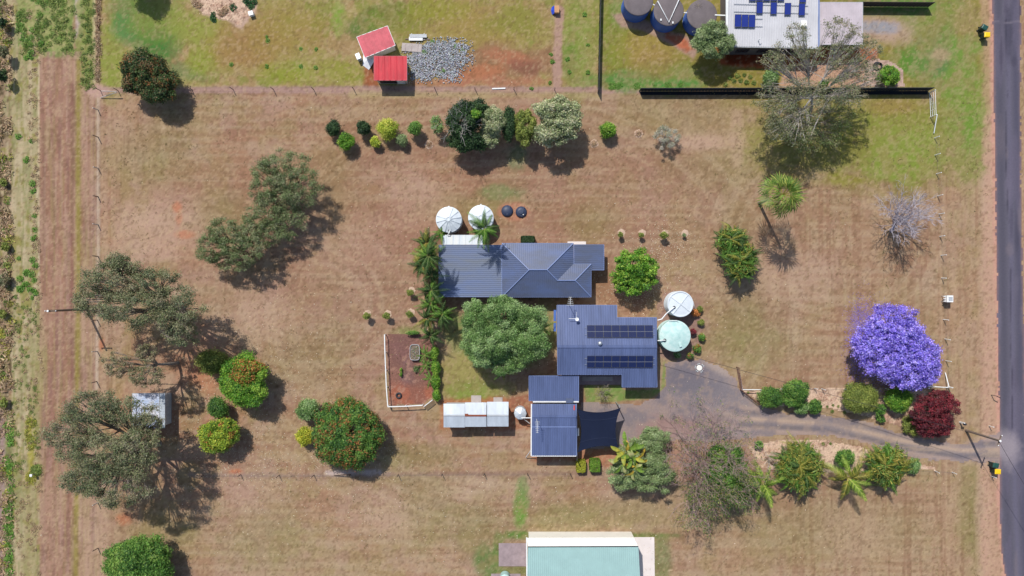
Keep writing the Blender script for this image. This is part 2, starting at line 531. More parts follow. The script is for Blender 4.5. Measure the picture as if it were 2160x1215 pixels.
# lawn by the houses
for cx, cy, rx, ry, c, a in ((985, 790, 60, 60, (140, 128, 78), .95), (975, 770, 40, 40, (158, 142, 92), .6), (1010, 825, 60, 22, (122, 132, 62), .85), (965, 700, 26, 40, (112, 134, 74), .8), (1150, 690, 24, 50, (130, 134, 80), .8), (1105, 740, 60, 30, (124, 126, 72), .8),
                          (1100, 1062, 15, 44, (104, 130, 66), .85), (1098, 1086, 13, 24, (96, 134, 52), .75), (1102, 1022, 11, 18, (116, 130, 86), .5), (1025, 1190, 24, 40, (88, 112, 62), .8), (1050, 1160, 12, 36, (92, 116, 60), .8), (1090, 1128, 26, 8, (80, 116, 50), .9), (1395, 1180, 20, 50, (112, 120, 74), .6),
                          (1095, 1205, 40, 10, (84, 104, 50), .8), (1370, 1130, 60, 6, (96, 116, 60), .7), (1250, 1130, 60, 6, (118, 118, 60), .6), (1060, 405, 40, 14, (104, 124, 80), .5), (1090, 330, 22, 24, (96, 122, 84), .6), (870, 700, 40, 12, (126, 134, 74), .6), (930, 600, 20, 80, (92, 74, 54), .6)):
    P.ell(cx, cy, rx, ry, c, a, .5)
P.poly([(1232, 812), (1310, 812), (1315, 822), (1396, 822), (1400, 760), (1404, 770), (1402, 815), (1370, 842), (1236, 850)], (118, 136, 74), 1, 3, 3)
P.poly([(1222, 785), (1316, 785), (1316, 812), (1230, 812), (1228, 858), (1220, 858)], (140, 112, 98), 1, 2, 3)
P.poly([(930, 842), (1125, 838), (1120, 905), (925, 905)], (166, 108, 80), .75, 5, 8)
P.poly([(1075, 838), (1122, 836), (1122, 900), (1080, 900)], (150, 104, 82), .8, 4, 6)
P.poly([(1222, 945), (1310, 945), (1312, 975), (1285, 985), (1222, 975)], (170, 116, 90), .8, 5, 8)
P.poly([(1125, 955), (1225, 955), (1225, 975), (1120, 972)], (156, 104, 78), .7, 4, 6)
P.line([(820, 1000), (1120, 999), (1270, 1001)], 5, (146, 116, 100), .7, 4, 6)
P.line([(400, 1002), (620, 1003), (820, 1000)], 5, (150, 124, 112), .6, 4, 6)
P.line([(690, 998), (800, 996)], 5, (190, 166, 158), .8, 3, 5)
P.poly([(1390, 640), (1400, 622), (1440, 612), (1475, 640), (1482, 700), (1478, 735), (1455, 758), (1405, 760), (1388, 750)], (150, 118, 106), .9, 4, 5)
P.ell(1085, 446, 34, 20, (172, 122, 98), .95, .2, 0, .2)
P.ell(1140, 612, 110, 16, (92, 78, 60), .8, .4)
P.ell(1270, 600, 30, 46, (150, 112, 86), .7, .4)
P.poly([(1475, 985), (1600, 930), (1640, 1000), (1640, 1030), (1560, 1040), (1420, 1010), (1380, 930), (1480, 930)], (160, 122, 104), .75, 8, 8)
# western strip: headland of the field, track and fence line
P.poly([(-400, -400), (24, -400), (24, 1700), (-400, 1700)], (150, 124, 100), 1, 4, 8)
P.poly([(24, -400), (80, -400), (84, 640), (70, 1700), (24, 1700)], (164, 146, 112), 1, 3, 6)
P.mix(sstep(.5, .62, fbm(PX / 14, PY / 14, 71)) * (PX < 82), (140, 128, 74), .8)
P.mix(sstep(.52, .64, fbm(PX / 6, PY / 60, 72)) * (PX < 82), (184, 162, 134), .6)
P.mix(sstep(.5, .64, fbm(PX / 5, PY / 70, 76)) * (PX < 82), (128, 124, 78), .55)
P.mix(sstep(.5, .6, fbm(PX / 9, PY / 16, 73)) * (PX < 25), (98, 80, 60), .8)
P.poly([(80, 640), (90, 640), (105, 760), (80, 900), (85, 1040), (60, 1700), (20, 1700), (60, 900)], (150, 134, 94), .7, 10, 14)
P.poly([(38, -400), (160, -400), (158, 110), (120, 122), (85, 122), (80, 60), (36, 60)], (148, 146, 94), .95, 5, 14)
P.mix(sstep(.5, .6, fbm(PX / 9, PY / 14, 74)) * (PY < 125) * (PX > 36) * (PX < 200), (100, 128, 62), .8)
P.poly([(160, -400), (176, -400), (175, 70), (170, 88), (158, 80)], (188, 162, 154), .95, 3, 4)
P.poly([(176, -400), (200, -400), (198, 180), (165, 195), (158, 120)], (132, 136, 76), .85, 4, 10)
P.line([(83, 120), (80, 420), (84, 620)], 1.6, (198, 176, 146), .8, 1.5, 2)
P.poly([(84, 120), (158, 120), (158, 1100), (130, 1700), (80, 1700), (96, 900), (100, 760), (84, 620)], (152, 112, 94), .75, 4, 6)
trk = ((PX > 82) & (PX < 205) & (PY > 110))
for sd, c_, a_ in ((201, (128, 96, 82), .5), (203, (174, 140, 122), .5), (205, (150, 130, 88), .4), (207, (142, 106, 94), .4)):
    P.mix(sstep(.5, .66, fbm(PX / 6, PY / 120, sd, 4)) * trk, c_, a_)
P.mix(sstep(.5, .65, fbm(PX / 30, PY / 60, 211)) * trk, (168, 134, 112), .5)
P.line([(165, 130), (165, 500), (162, 900), (160, 1215)], 5, (142, 126, 66), .75, 4, 4)
P.line([(152, 180), (152, 800)], 3.5, (124, 88, 76), .55, 4, 4)
P.line([(92, 260), (92, 620)], 3.5, (124, 94, 74), .5, 4, 4)
P.line([(207, 196), (207, 640), (204, 820)], 3.2, (184, 160, 140), .75, 2, 4)
P.line([(206, -300), (208, 60), (206, 170)], 4.0, (84, 62, 48), .95, 2, 4)
P.line([(199, -300), (199, 180)], 2.5, (186, 168, 130), .8, 2, 3)
P.ell(205, 192, 22, 14, (178, 142, 128), .9, .4)
P.line([(62, 880), (66, 1010)], 7, (160, 146, 62), .7, 4, 8)
P.line([(18, 880), (18, 1300)], 7, (104, 118, 74), .6, 4, 8)
P.line([(4, 860), (4, 1300)], 6, (160, 132, 128), .7, 4, 8)
# east verge
P.poly([(2062, -400), (2096, -400), (2104, 380), (2112, 900), (2126, 1700), (2070, 1700), (2074, 700), (2076, 330)], (182, 142, 120), .55, 6, 10)
P.line([(2093, -400), (2096, 0), (2102, 380), (2109, 780), (2112, 1050), (2122, 1215), (2150, 1700)], 9, (190, 142, 124), .9, 4, 6)
P.poly([(2030, 930), (2115, 910), (2115, 985), (2030, 975)], (168, 140, 122), .7, 8, 8)
P.poly([(2158, -400), (2170, -400), (2600, 2000), (2210, 2000)], (146, 132, 80), .9, 4, 4)
# wear spots in the lawn
for k in range(170):
    x, y = random.uniform(230, 2060), random.uniform(210, 1210)
    P.ell(x, y, random.uniform(1.5, 4), random.uniform(1.5, 4), random.choice([(104, 80, 60), (196, 168, 140), (112, 84, 62)]), random.uniform(.3, .75), .5, 0, .6) if k < 60 else None
P.mix(sstep(.60, .70, fbm(PX / 5, PY / 5, 81, 2)), (186, 156, 124), .32)
P.mix(sstep(.60, .70, fbm(PX / 5, PY / 5, 82, 2)), (112, 86, 62), .34)
GZ = (fbm(GX / 7, GY / 7, 91) - .5) * 0.0
ny, nx = GX.shape
ii = np.arange(ny * nx).reshape(ny, nx)
FF = np.stack([ii[:-1, :-1], ii[:-1, 1:], ii[1:, 1:], ii[1:, :-1]], -1).reshape(-1, 4)
GROUND = ground_mat('dry_lawn', .22, 15.0, .35, .10)
P.C = lin((152, 124, 98)) + (P.C - lin((152, 124, 98))) * 1.22
gm_ = np.clip((P.C[..., 1] - P.C[..., 0] * .86) * 14, 0, 1) * np.where((PX < 430) & (PY < 190), .35, 1.0)
P.mix(sstep(.47, .62, fbm(PX / 20, PY / 20, 87, 4)) * gm_, (152, 126, 88), .55)
P.mix(sstep(.55, .68, fbm(PX / 8, PY / 8, 88, 3)) * gm_, (166, 146, 108), .4)
gr_ = np.clip((P.C[..., 1] - P.C[..., 0] * .86) * 14, 0, 1)[..., None] * .25
P.C = P.C * (1 - gr_) + lin((146, 136, 88)) * gr_
P.C = np.clip(P.C, .01, 1) * np.array([.838, .882, .878])
g = link_mesh('ground', raw_mesh('ground', np.stack([GX, GY, GZ], -1).reshape(-1, 3), FF, P.C.reshape(-1, 3)), GROUND)
tag(g, kind='structure')
del P

# road
ASPH = ground_mat('asphalt', .16, 16.0, .25, 0, .85)
def paint_road(X, Y, d):
    p = Paint(X, Y, (88, 85, 96))
    off = X - np.interp(Y, [-400, 0, 380, 780, 1050, 1215, 1700], [2086, 2091.5, 2098, 2104, 2108, 2116, 2150])
    p.mix(np.exp(-((off - 15) / 7) ** 2), (72, 70, 82), .6)
    p.mix(np.exp(-((off - 33) / 6) ** 2), (98, 94, 112), .6)
    p.mix(np.exp(-((off - 48) / 7) ** 2), (70, 68, 86), .6)
    p.mix(sstep(.5, .65, fbm(X / 30, Y / 160, 5)), (96, 90, 106), .5)
    p.mix(1 - sstep(0, 7, d), (132, 104, 102), .8)
    for k_ in range(26):
        p.ell(random.uniform(2096, 2160), random.uniform(-20, 1230), random.uniform(2, 9), random.uniform(8, 60), random.choice([(62, 58, 72), (104, 98, 112), (112, 102, 108), (56, 54, 68)]), random.uniform(.25, .6), .5)
    p.line([(2122, 40), (2124, 200), (2121, 330), (2127, 470)], .8, (48, 46, 58), .6, 1, 2); p.line([(2133, 560), (2130, 700), (2136, 820), (2134, 905)], .8, (48, 46, 58), .6, 1, 2)
    p.line([(2100, 46), (2125, 48), (2152, 45)], 1.5, (122, 114, 124), .5, 1, 2)
    p.ell(2125, 945, 26, 34, (150, 140, 144), .7, .6)
    return p
RL = [(2084, -500), (2091.5, 0), (2098, 380), (2104, 780), (2107, 900), (2108, 1050), (2109, 1150), (2119, 1215), (2150, 1800)]
RR = [(2225, 1800), (2180, 1215), (2172, 1050), (2163, 780), (2155, 380), (2154.5, 0), (2148, -500)]
sheet('road', RL + RR, 0.02, paint_road, ASPH, 2.2)

GRAV = ground_mat('fine_gravel', .22, 22.0, .4, .05)
def paint_drive(X, Y, d):
    p = Paint(X, Y, (142, 131, 131))
    cl = [(2110, 948), (2030, 950), (1960, 940), (1895, 928), (1820, 910), (1740, 893), (1650, 888), (1560, 882), (1470, 850)]
    dl = line_d(X, Y, cl)
    p.mix(np.exp(-((dl - 14) / 6) ** 2) * sstep(1480, 1600, X), (112, 105, 108), .85)
    p.mix(np.exp(-(dl / 5) ** 2) * sstep(1480, 1600, X), (186, 162, 142), .85)
    p.mix(np.exp(-((dl - 22) / 4) ** 2) * sstep(1480, 1600, X), (176, 154, 142), .7)
    p.mix((1 - sstep(2, 13, d)), (168, 144, 134), .5)
    p.ell(1450, 800, 56, 34, (108, 104, 114), .8, .6)
    p.ell(1500, 830, 60, 24, (116, 112, 120), .6, .6)
    p.ell(1520, 775, 34, 12, (172, 156, 146), .7, .5, 25)
    p.ell(1380, 860, 70, 22, (150, 132, 128), .6, .6)
    p.ell(1290, 850, 60, 12, (150, 138, 132), .7, .5)
    p.ell(1430, 900, 90, 24, (156, 126, 120), .8, .6)
    p.mix(sstep(.5, .64, fbm(X / 70, Y / 12, 6)) * sstep(1560, 1640, X), (170, 150, 132), .6)
    p.mix(sstep(.56, .68, p.n1), (116, 110, 118), .5)
    p.mix(sstep(.55, .66, p.n2), (160, 140, 128), .4)
    p.C *= np.array([.86, .85, .84])
    return p
sheet('driveway', [(1228, 848), (1345, 850), (1385, 835), (1402, 812), (1404, 765), (1440, 758), (1475, 755), (1520, 772), (1552, 795), (1560, 820), (1600, 852), (1650, 870), (1740, 872),
                   (1800, 882), (1860, 898), (1900, 912), (1950, 926), (2010, 934), (2060, 930), (2100, 912), (2112, 905), (2112, 982), (2080, 975), (2050, 974), (2000, 974), (1940, 970), (1880, 954), (1830, 938), (1780, 925), (1730, 920),
                   (1650, 920), (1580, 926), (1500, 935), (1400, 930), (1340, 925), (1310, 945), (1222, 950), (1220, 860)], 0.012, paint_drive, GRAV, 5)
MULCH = ground_mat('mulch_surface', .42, 7.0, .8, .25)
def paint_mulch(X, Y, d):
    p = Paint(X, Y, (196, 168, 146))
    p.mix(sstep(.5, .62, p.n1), (164, 128, 108), .7)
    p.mix(sstep(.52, .62, p.n2), (206, 182, 154), .6)
    p.mix(sstep(.58, .66, fbm(X / 5, Y / 5, 14, 2)), (110, 84, 70), .6)
    return p
sheet('mulch_bed', [(1562, 823), (1700, 817), (1800, 818), (1900, 816), (1960, 822), (1955, 870), (1935, 912), (1905, 905), (1870, 890), (1800, 873), (1745, 862), (1660, 862), (1605, 850)], 0.020, paint_mulch, MULCH, 3)
sheet('mulch_bed', [(1575, 938), (1640, 926), (1740, 926), (1800, 938), (1860, 955), (1940, 976), (1975, 985), (1972, 993), (1860, 992), (1800, 1000), (1660, 1000), (1600, 985)], 0.008, paint_mulch, MULCH, 3)
def paint_soil(X, Y, d):
    p = Paint(X, Y, (128, 92, 80))
    p.ell(850, 735, 30, 40, (116, 84, 80), .8, .5)
    p.ell(860, 795, 14, 40, (112, 88, 88), .7, .5)
    p.ell(868, 835, 60, 24, (152, 92, 70), .8, .5)
    p.mix(sstep(.5, .62, p.n1), (112, 82, 74), .5)
    p.mix(sstep(.58, .66, p.n2), (168, 130, 112), .5)
    return p
sheet('garden_soil', [(812, 703), (921, 703), (925, 760), (915, 838), (894, 855), (821, 856)], 0.010, paint_soil, MULCH, 2)
def paint_chip(X, Y, d):
    p = Paint(X, Y, (176, 150, 136)); p.mix(sstep(.5, .62, p.n2), (142, 116, 104), .6); return p
sheet('mulch_bed', [(1828, 130), (1850, 122), (1885, 128), (1905, 145), (1908, 184), (1815, 184)], 0.008, paint_chip, MULCH, 3)
sheet('mulch_bed', [(398, -60), (402, 2), (432, 32), (480, 46), (506, 58), (535, 22), (545, -60)], 0.008, paint_mulch, MULCH, 3)

# ------------------------------------------------------------------ materials for built things
M_BLUE = mat('slate_blue_roof', (84, 97, 134), .45, .0, .2, .8, .03, 3, spec=.45, stretch=(1.6, .22, 1))
M_BLUE2 = mat('slate_blue_old_roof', (87, 102, 140), .36, .0, .16, .5, .03, 3, spec=.5, stretch=(.45, 1.2, 1), c2=(84, 90, 106))
M_CAP = mat('blue_ridge_cap', (118, 134, 176), .4, 0, .08, 2)  # paler than the roof: sun caught on the caps put into the colour
M_WHITE = mat('white_paint', (226, 228, 228), .45, 0, .05, 2)
M_ZINC = mat('galvanised_sheet', (196, 204, 212), .38, .25, .12, 1.2, .03, 4, stretch=(1, .25, 1))
M_ZINC2 = mat('weathered_zinc', (176, 180, 184), .5, .15, .16, 2.0, .03, 4, stretch=(.4, 2, 1))
M_RED = mat('red_sheet_new', (188, 46, 58), .5, 0, .2, 1.2, .05, 4, stretch=(1.5, .4, 1))
M_PINK = mat('red_sheet_faded', (196, 92, 100), .6, 0, .18, 1.2, .05, 4)
M_TEAL = mat('teal_sheet', (160, 192, 188), .5, 0, .06, .6)
M_CREAM = mat('cream_sheet', (226, 224, 216), .45, 0, .05, .8)
M_WALL = mat('cream_weatherboard', (196, 190, 176), .8, 0, .08, 3)
M_WALLG = mat('grey_wall', (104, 96, 94), .85, 0, .12, 2)
M_DARK = mat('dark_trim', (46, 46, 52), .6, 0, .15, 4)
M_GLASS = mat('window_glass', (40, 52, 62), .08, 0, .1, 1, spec=.8)
M_CONC = mat('concrete', (168, 158, 154), .9, 0, .14, 1.6, .3, 18)
M_CONC2 = mat('stained_concrete', (146, 130, 132), .9, 0, .2, 1.2, .3, 18)
M_SLAB = mat('pale_slab', (216, 206, 202), .85, 0, .07, .6, .2, 18)
M_CELL = mat('solar_cell', (24, 36, 78), .25, 0, .12, 8, spec=.6)
M_CELLB = mat('bright_solar_cell', (32, 52, 138), .25, 0, .12, 8, spec=.6)
M_ALU = mat('aluminium', (186, 190, 196), .35, .6, .06, 6)
M_FENCE = mat('dark_fence_sheet', (36, 42, 52), .5, 0, .2, .8)
M_POST = mat('weathered_post', (120, 104, 92), .9, 0, .25, 8, .3, 30)
M_RUST = mat('rusty_steel', (132, 72, 52), .85, 0, .3, 6, .2, 30)
M_BARK = mat('grey_bark', (138, 128, 118), .9, 0, .25, 4, .5, 14)
M_BARKD = mat('brown_bark', (96, 78, 66), .9, 0, .25, 4, .5, 14)
M_BARKP = mat('pale_bark', (178, 172, 166), .85, 0, .22, 3, .4, 12)
M_POLY = mat('white_tank', (204, 212, 218), .45, 0, .05, 1.5)
M_POLYG = mat('pale_green_tank', (200, 220, 216), .5, 0, .10, 1.6, c2=(160, 200, 196))
M_TBLUE = mat('blue_tank_wall', (72, 104, 172), .5, 0, .1, 1)
M_TTOP = mat('dark_tank_lid', (104, 96, 98), .85, 0, .2, .9)
M_DOME = mat('dark_blue_plastic', (50, 60, 84), .5, 0, .12, 2)
M_SAIL = mat('navy_shade_cloth', (22, 31, 54), .85, 0, .10, .7, .2, 60, spec=.2)
M_WIRE = mat('steel_wire', (120, 116, 112), .5, .6, .1, 5)

M_FRAME = mat('dark_aluminium', (96, 100, 112), .4, .3, .06, 6)
def windows(parent, spots, fm=None):
    """spots: (world centre, width, height, axis) -> window > frame, pane"""
    for c, wd, hg, ax in spots:
        f = MB()
        t = .07; dpt = .08
        ux = Vector((1, 0, 0)) if ax == 'x' else Vector((0, 1, 0))
        def bx(cu, cz, su, sz, dp):
            sz3 = (su, dp, sz) if ax == 'x' else (dp, su, sz)
            return (Vector(c) + ux * cu + Vector((0, 0, cz)), sz3)
        for a in (bx(0, hg / 2, wd + t, t, dpt), bx(0, -hg / 2, wd + t, t, dpt), bx(-wd / 2, 0, t, hg - t, dpt), bx(wd / 2, 0, t, hg - t, dpt), bx(0, 0, .05, hg - t, dpt * .8)):
            f.box(*a)
        wo = f.build('window', fm or M_WHITE, parent)
        MB().box(*bx(0, 0, wd - t, hg - t, .03)).build('pane', M_GLASS, wo)

def gutter(parent, a, b, r=.07, m=None):
    return MB().bar(a, b, r * 1.7, r * 1.6).build('gutter', m or M_WHITE, parent)

# ---- hip-roofed house (north of the pair)
ze = 2.55
hA = thing('house', 'long slate-blue house with hipped roof joined to a flat carport roof', 'house', W(1130, 570))
a0, a1 = W(1059, 513.3, ze), W(1246.8, 626.5, ze)
X0, Y0, X2, Y1 = a0.x, a0.y, a1.x, a1.y
X1, Yw = W(1209.3, 557, ze).x, W(1209, 557, ze).y
tp = math.tan(R(21))
hw, ww = (Y0 - Y1) / 2, (Yw - Y1) / 2
RY, RW = (Y0 + Y1) / 2, (Yw + Y1) / 2
V = Vector
rA, rB = V((X0 + hw, RY, ze + hw * tp)), V((X1 - hw, RY, ze + hw * tp))
rC, rD = V((X1 - ww, RW, ze + ww * tp)), V((X2 - ww, RW, ze + ww * tp))
nw, ne, wne, wnw, se, sw = V((X0, Y0, ze)), V((X1, Y0, ze)), V((X2, Yw, ze)), V((X1, Yw, ze)), V((X2, Y1, ze)), V((X0, Y1, ze))
sm = V((rC.x, Y1, ze))
mb = MB()
ribbed(mb, [nw, ne, rB, rA], (0, -1, 0), .25)
ribbed(mb, [nw, rA, sw], (1, 0, 0), .25)
ribbed(mb, [ne, rB, rC, wnw], (1, 0, 0), .25)
ribbed(mb, [wnw, rC, rD, wne], (0, -1, 0), .25)
ribbed(mb, [wne, rD, se], (1, 0, 0), .25)
ribbed(mb, [sw, rA, rB, rC, sm], (0, -1, 0), .25)
ribbed(mb, [sm, rC, rD, se], (0, -1, 0), .25)
roof = mb.build('roof', M_BLUE2, hA)
up = V((0, 0, .05))
mb = MB()
for a, b in ((nw, rA), (sw, rA), (rA, rB), (rB, ne), (rB, rC), (rC, rD), (rD, wne), (rD, se)):
    mb.tube([a + up, b + up], .06, 8)
mb.build('ridge_cap', M_CAP, roof)
for a, b in ((nw, ne), (ne, wnw), (wnw, wne), (wne, se), (se, sw), (sw, nw)):
    gutter(hA, a - up, b - up, .05, M_CAP)
# flat roof to the west, lean-to to the east
def slope_roof(parent, x0, y0, x1, y1, zw, zx, axis, pitch, m, nm='roof', gut=True, zs=None):
    """px rectangle; heights zw -> zx along axis 'x' (west to east) or 'y' (north to south)"""
    zm = (zw + zx) / 2
    if axis == 'x':
        pts = [W(x0, y0, zw), W(x1, y0, zx), W(x1, y1, zx), W(x0, y1, zw)]; d = (1, 0, 0)
    else:
        pts = [W(x0, y0, zw), W(x1, y0, zw), W(x1, y1, zx), W(x0, y1, zx)]; d = (0, 1, 0)
    o = ribbed(MB(), pts, d, pitch).build(nm, m, parent)
    if gut:
        mb = MB()
        for i in range(4):
            a, b = pts[i] - V((0, 0, .06)), pts[(i + 1) % 4] - V((0, 0, .06))
            mb.bar(a, b, .06, .14)
        mb.build('fascia', gut if not isinstance(gut, bool) else M_CAP, parent)
    return o
M_BLUEW = mat('slate_blue_faded_roof', (98, 114, 152), .36, 0, .12, .35, .03, 3, c2=(110, 116, 126), spec=.5, stretch=(.35, 1.6, 1))
slope_roof(hA, 925.6, 517, 1058.4, 626, 2.25, 2.5, 'x', .25, M_BLUEW, 'carport_roof')
slope_roof(hA, 1211, 516, 1274, 569.5, 2.4, 2.2, 'x', .25, M_BLUE2, 'side_roof')
aw = slope_roof(hA, 933.5, 495.5, 1018, 516, 2.0, 2.2, 'y', .8, mat('awning_panel', (206, 206, 200), .6, 0, .14, 1.0, c2=(176, 190, 204), stretch=(1.5, .2, 1)), 'awning', False)
mb = MB()
c0, c1 = W(1066, 520, 2.4), W(1240, 619, 2.4)
mb.box(((X0 + X1) / 2, RY, 1.2), (X1 - X0 - .9, Y0 - Y1 - .9, 2.4))
mb.box((X2 - ww - .45, RW, 1.19), (2 * ww - .2, 2 * ww - .9, 2.38))
mb.build('wall', M_WALL, hA)
windows(hA, [((X0 + d, Y1 + .44, 1.5), 1.5, 1.1, 'x') for d in (2.2, 5.2, 8.6)] + [((X0 + d, Y0 - .44, 1.5), 1.5, 1.1, 'x') for d in (1.6, 4.4, 7.2)] + [((X2 - .86 + .32, RW, 1.4), 1.2, 1.1, 'y')])
mb = MB()
for px, py in ((930, 521), (930, 570), (930, 622), (990, 622), (990, 521), (1270, 520), (1270, 565), (1240, 520)):
    p = W(px, py, 2.2); mb = MB().box((p.x, p.y, 1.08), (.1, .1, 2.16)); mb.build('post', M_WHITE, hA)
for px in (936, 975, 1014):
    p = W(px, 498, 1.9); MB().box((p.x, p.y, .97), (.07, .07, 1.94)).build('post', M_WHITE, hA)
cA = MB().prism([W(1197, 509.5)[:], W(1236, 509.5)[:], W(1236, 518)[:], W(1197, 518)[:]], 0, .12).build('step_slab', M_SLAB, hA)

# ---- gable house with solar arrays
hB = thing('house', 'slate-blue ribbed-roof house carrying two rows of solar panels', 'house', W(1280, 725))
zr, ms = 3.55, .19
def zB(py): return zr - ms * abs(py - 730.7) / 17.0
def B(px, py): return W(px, py, zB(py))
mb = MB()
for poly in ([B(1175, 644), B(1301, 644), B(1301, 730.7), B(1175.6, 730.7)], [B(1301, 670), B(1385, 670), B(1385.6, 730.7), B(1301, 730.7)],
             [B(1175.6, 730.7), B(1312.4, 730.7), B(1312.4, 790), B(1176.4, 790)], [B(1312.4, 730.7), B(1385.6, 730.7), B(1386, 816.4), B(1312.4, 816.4)]):
    ribbed(mb, poly, (0, 1, 0), .3, .04)
roofB = mb.build('roof', M_BLUE, hB)
MB().bar(B(1175, 730.7) + V((0, 0, .03)), B(1386, 730.7) + V((0, 0, .03)), .34, .05).build('ridge_cap', M_BLUE, roofB)
ed = [(1175, 644), (1301, 644), (1301, 670), (1385, 670), (1386, 816.4), (1312.4, 816.4), (1312.4, 790), (1176.4, 790)]
for i in range(8):
    a, b = B(*ed[i]) - V((0, 0, .06)), B(*ed[(i + 1) % 8]) - V((0, 0, .06))
    gutter(hB, a, b, .055, M_CAP)
mb = MB()
q0, q1 = B(1182, 652), B(1296, 784); mb.box(((q0.x + q1.x) / 2, (q0.y + q1.y) / 2, 1.22), (q1.x - q0.x, q0.y - q1.y, 2.44))
q0, q1 = B(1296, 678), B(1379, 784); mb.box(((q0.x + q1.x) / 2 + .01, (q0.y + q1.y) / 2, 1.23), (q1.x - q0.x, q0.y - q1.y, 2.46))
q0, q1 = B(1320, 780), B(1379, 809); mb.box(((q0.x + q1.x) / 2 - .01, (q0.y + q1.y) / 2, 1.21), (q1.x - q0.x, q0.y - q1.y, 2.42))
mb.build('wall', M_WALL, hB)
yS = B(1200, 784).y; yS2 = B(1200, 809).y; yN = B(1200, 652).y; xE = B(1379, 740).x
windows(hB, [((B(px, 784).x, yS - .02, 1.4), 1.4, 1.1, 'x') for px in (1200, 1250)] + [((B(1350, 809).x, yS2 - .02, 1.4), 1.8, 1.1, 'x')] + [((B(px, 652).x, yN + .02, 1.4), 1.4, 1.1, 'x') for px in (1205, 1250, 1280)] + [((xE + .02, B(0, py).y, 1.4), 1.3, 1.1, 'y') for py in (700, 770)])
dr = MB().box((B(1285, 784).x, yS - .03, 1.05), (.9, .06, 2.05)).build('door', M_DARK, hB)
MB().box((B(1285, 784).x + .36, yS - .09, 1.0), (.05, .06, .12)).build('handle', M_ALU, dr)
MB().prism([W(1221, 792)[:], W(1315, 792)[:], W(1315, 811)[:], W(1221, 811)[:]], 0, .14).build('porch_slab', M_CONC2, hB)
MB().prism([W(1228, 794)[:], W(1292, 794)[:], W(1292, 803)[:], W(1228, 803)[:]], .14, .19).build('porch_mat', M_CONC, hB)
def solar_panel(parent, c, wd, hg, slope, cm, nm='solar_panel', cols=6, rows=10):
    """one framed module lying on a roof that slopes along y; slope = dz/dy"""
    ang = math.atan(slope)
    m = Matrix.Rotation(ang, 3, 'X')
    c = Vector(c)
    o = MB().box(c, (wd, hg, .04), m=m).build(nm, M_DARK, parent)
    fr = MB()
    for u, v_, sx, sy in ((-1, 0, .018, hg), (1, 0, .018, hg), (0, -1, wd - .04, .018), (0, 1, wd - .04, .018)):
        fr.box(c + m @ V((u * (wd / 2 - .009), v_ * (hg / 2 - .009), .012)), (sx, sy, .045), m=m)
    fr.build('frame', M_FRAME, o)
    cl = MB()
    cw, ch = (wd - .07) / cols, (hg - .07) / rows
    for i in range(cols):
        for j in range(rows):
            lp = V((-wd / 2 + .035 + cw * (i + .5), -hg / 2 + .035 + ch * (j + .5), .0215))
            sx, sy = (cw - .01) / 2, (ch - .01) / 2
            cl.poly([c + m @ (lp + V((u * sx, v * sy, 0))) for u, v in ((-1, -1), (1, -1), (1, 1), (-1, 1))])
    cl.build('cell_grid', cm, o)
    return o
for (ya, yb) in ((685.8, 712), (750, 775.4)):
    yc = (ya + yb) / 2
    for k in range(8):
        px = 1237.6 + (k + .5) * 17.42
        c = B(px, yc) + V((0, 0, .14))
        slope = -ms if yc < 730 else ms
        solar_panel(hB, c, M(17.0, 3.2), M(yb - ya, 3.2), slope, M_CELL, rows=10)
    for yy in (ya + 6, yb - 6):
        MB().bar(B(1233, yy) + V((0, 0, .075)), B(1381, yy) + V((0, 0, .075)), .04, .04).build('mounting_rail', M_ALU, hB)
    ym = yc + .3
    MB().bar(B(1237, ym) + V((0, 0, .178)), B(1377, ym) + V((0, 0, .178)), .03, .012).build('clamp_strip', M_ALU, hB)
v = B(1265, 724)
wb = MB().lathe(v, [(.0, -.1), (.16, -.1), (.15, .18), (.24, .2), (.27, .34), (.2, .46), (0, .5)], 16).build('roof_vent', M_ALU, hB, True)
sd = B(1215, 672)
ant = MB().tube([sd, sd + V((0, 0, .9))], .03, 6)
ant.lathe(sd + V((0.05, -.05, .75)), [(0, 0), (.15, .03), (.23, .08), (.22, .09), (.12, .045), (0, .02)], 18)
ant.build('satellite_dish', M_WHITE, hB)
mb = MB(); mb.tube([sd + V((0, 0, .6)), sd + V((-.95, .02, .62))], .03, 5); mb.tube([sd + V((0, 0, .7)), sd + V((.0, .85, .72))], .02, 5)
mb.build('dish_arm', M_WHITE, hB)
MB().prism([B(1168.5, 654)[:], B(1174, 654)[:], B(1174, 678)[:], B(1168.5, 678)[:]], 2.2, 2.26).build('window_awning', M_TBLUE, hB)
MB().prism([B(1168.5, 682)[:], B(1174, 682)[:], B(1174, 700)[:], B(1168.5, 700)[:]], 2.2, 2.26).build('window_awning', M_TBLUE, hB)
# television aerial on a mast between the houses
tv = thing('tv_aerial', 'white television aerial on a mast above the gap between the houses', 'aerial', W(1196, 636))
b = W(1196, 640)
MB().tube([b, b + V((0, 0, 5.2))], .035, 6).build('mast', M_ALU, tv)
mb = MB(); t = b + V((0, 0, 5.0)); mb.tube([t + V((0, -.2, 0)), t + V((0, .9, 0))], .025, 5)
for k, wd in enumerate((.9, .75, .6, .5, .42)): mb.tube([t + V((-wd / 2, -.1 + .24 * k, .03)), t + V((wd / 2, -.1 + .24 * k, .03))], .018, 5)
mb.build('aerial_bars', M_WHITE, tv)

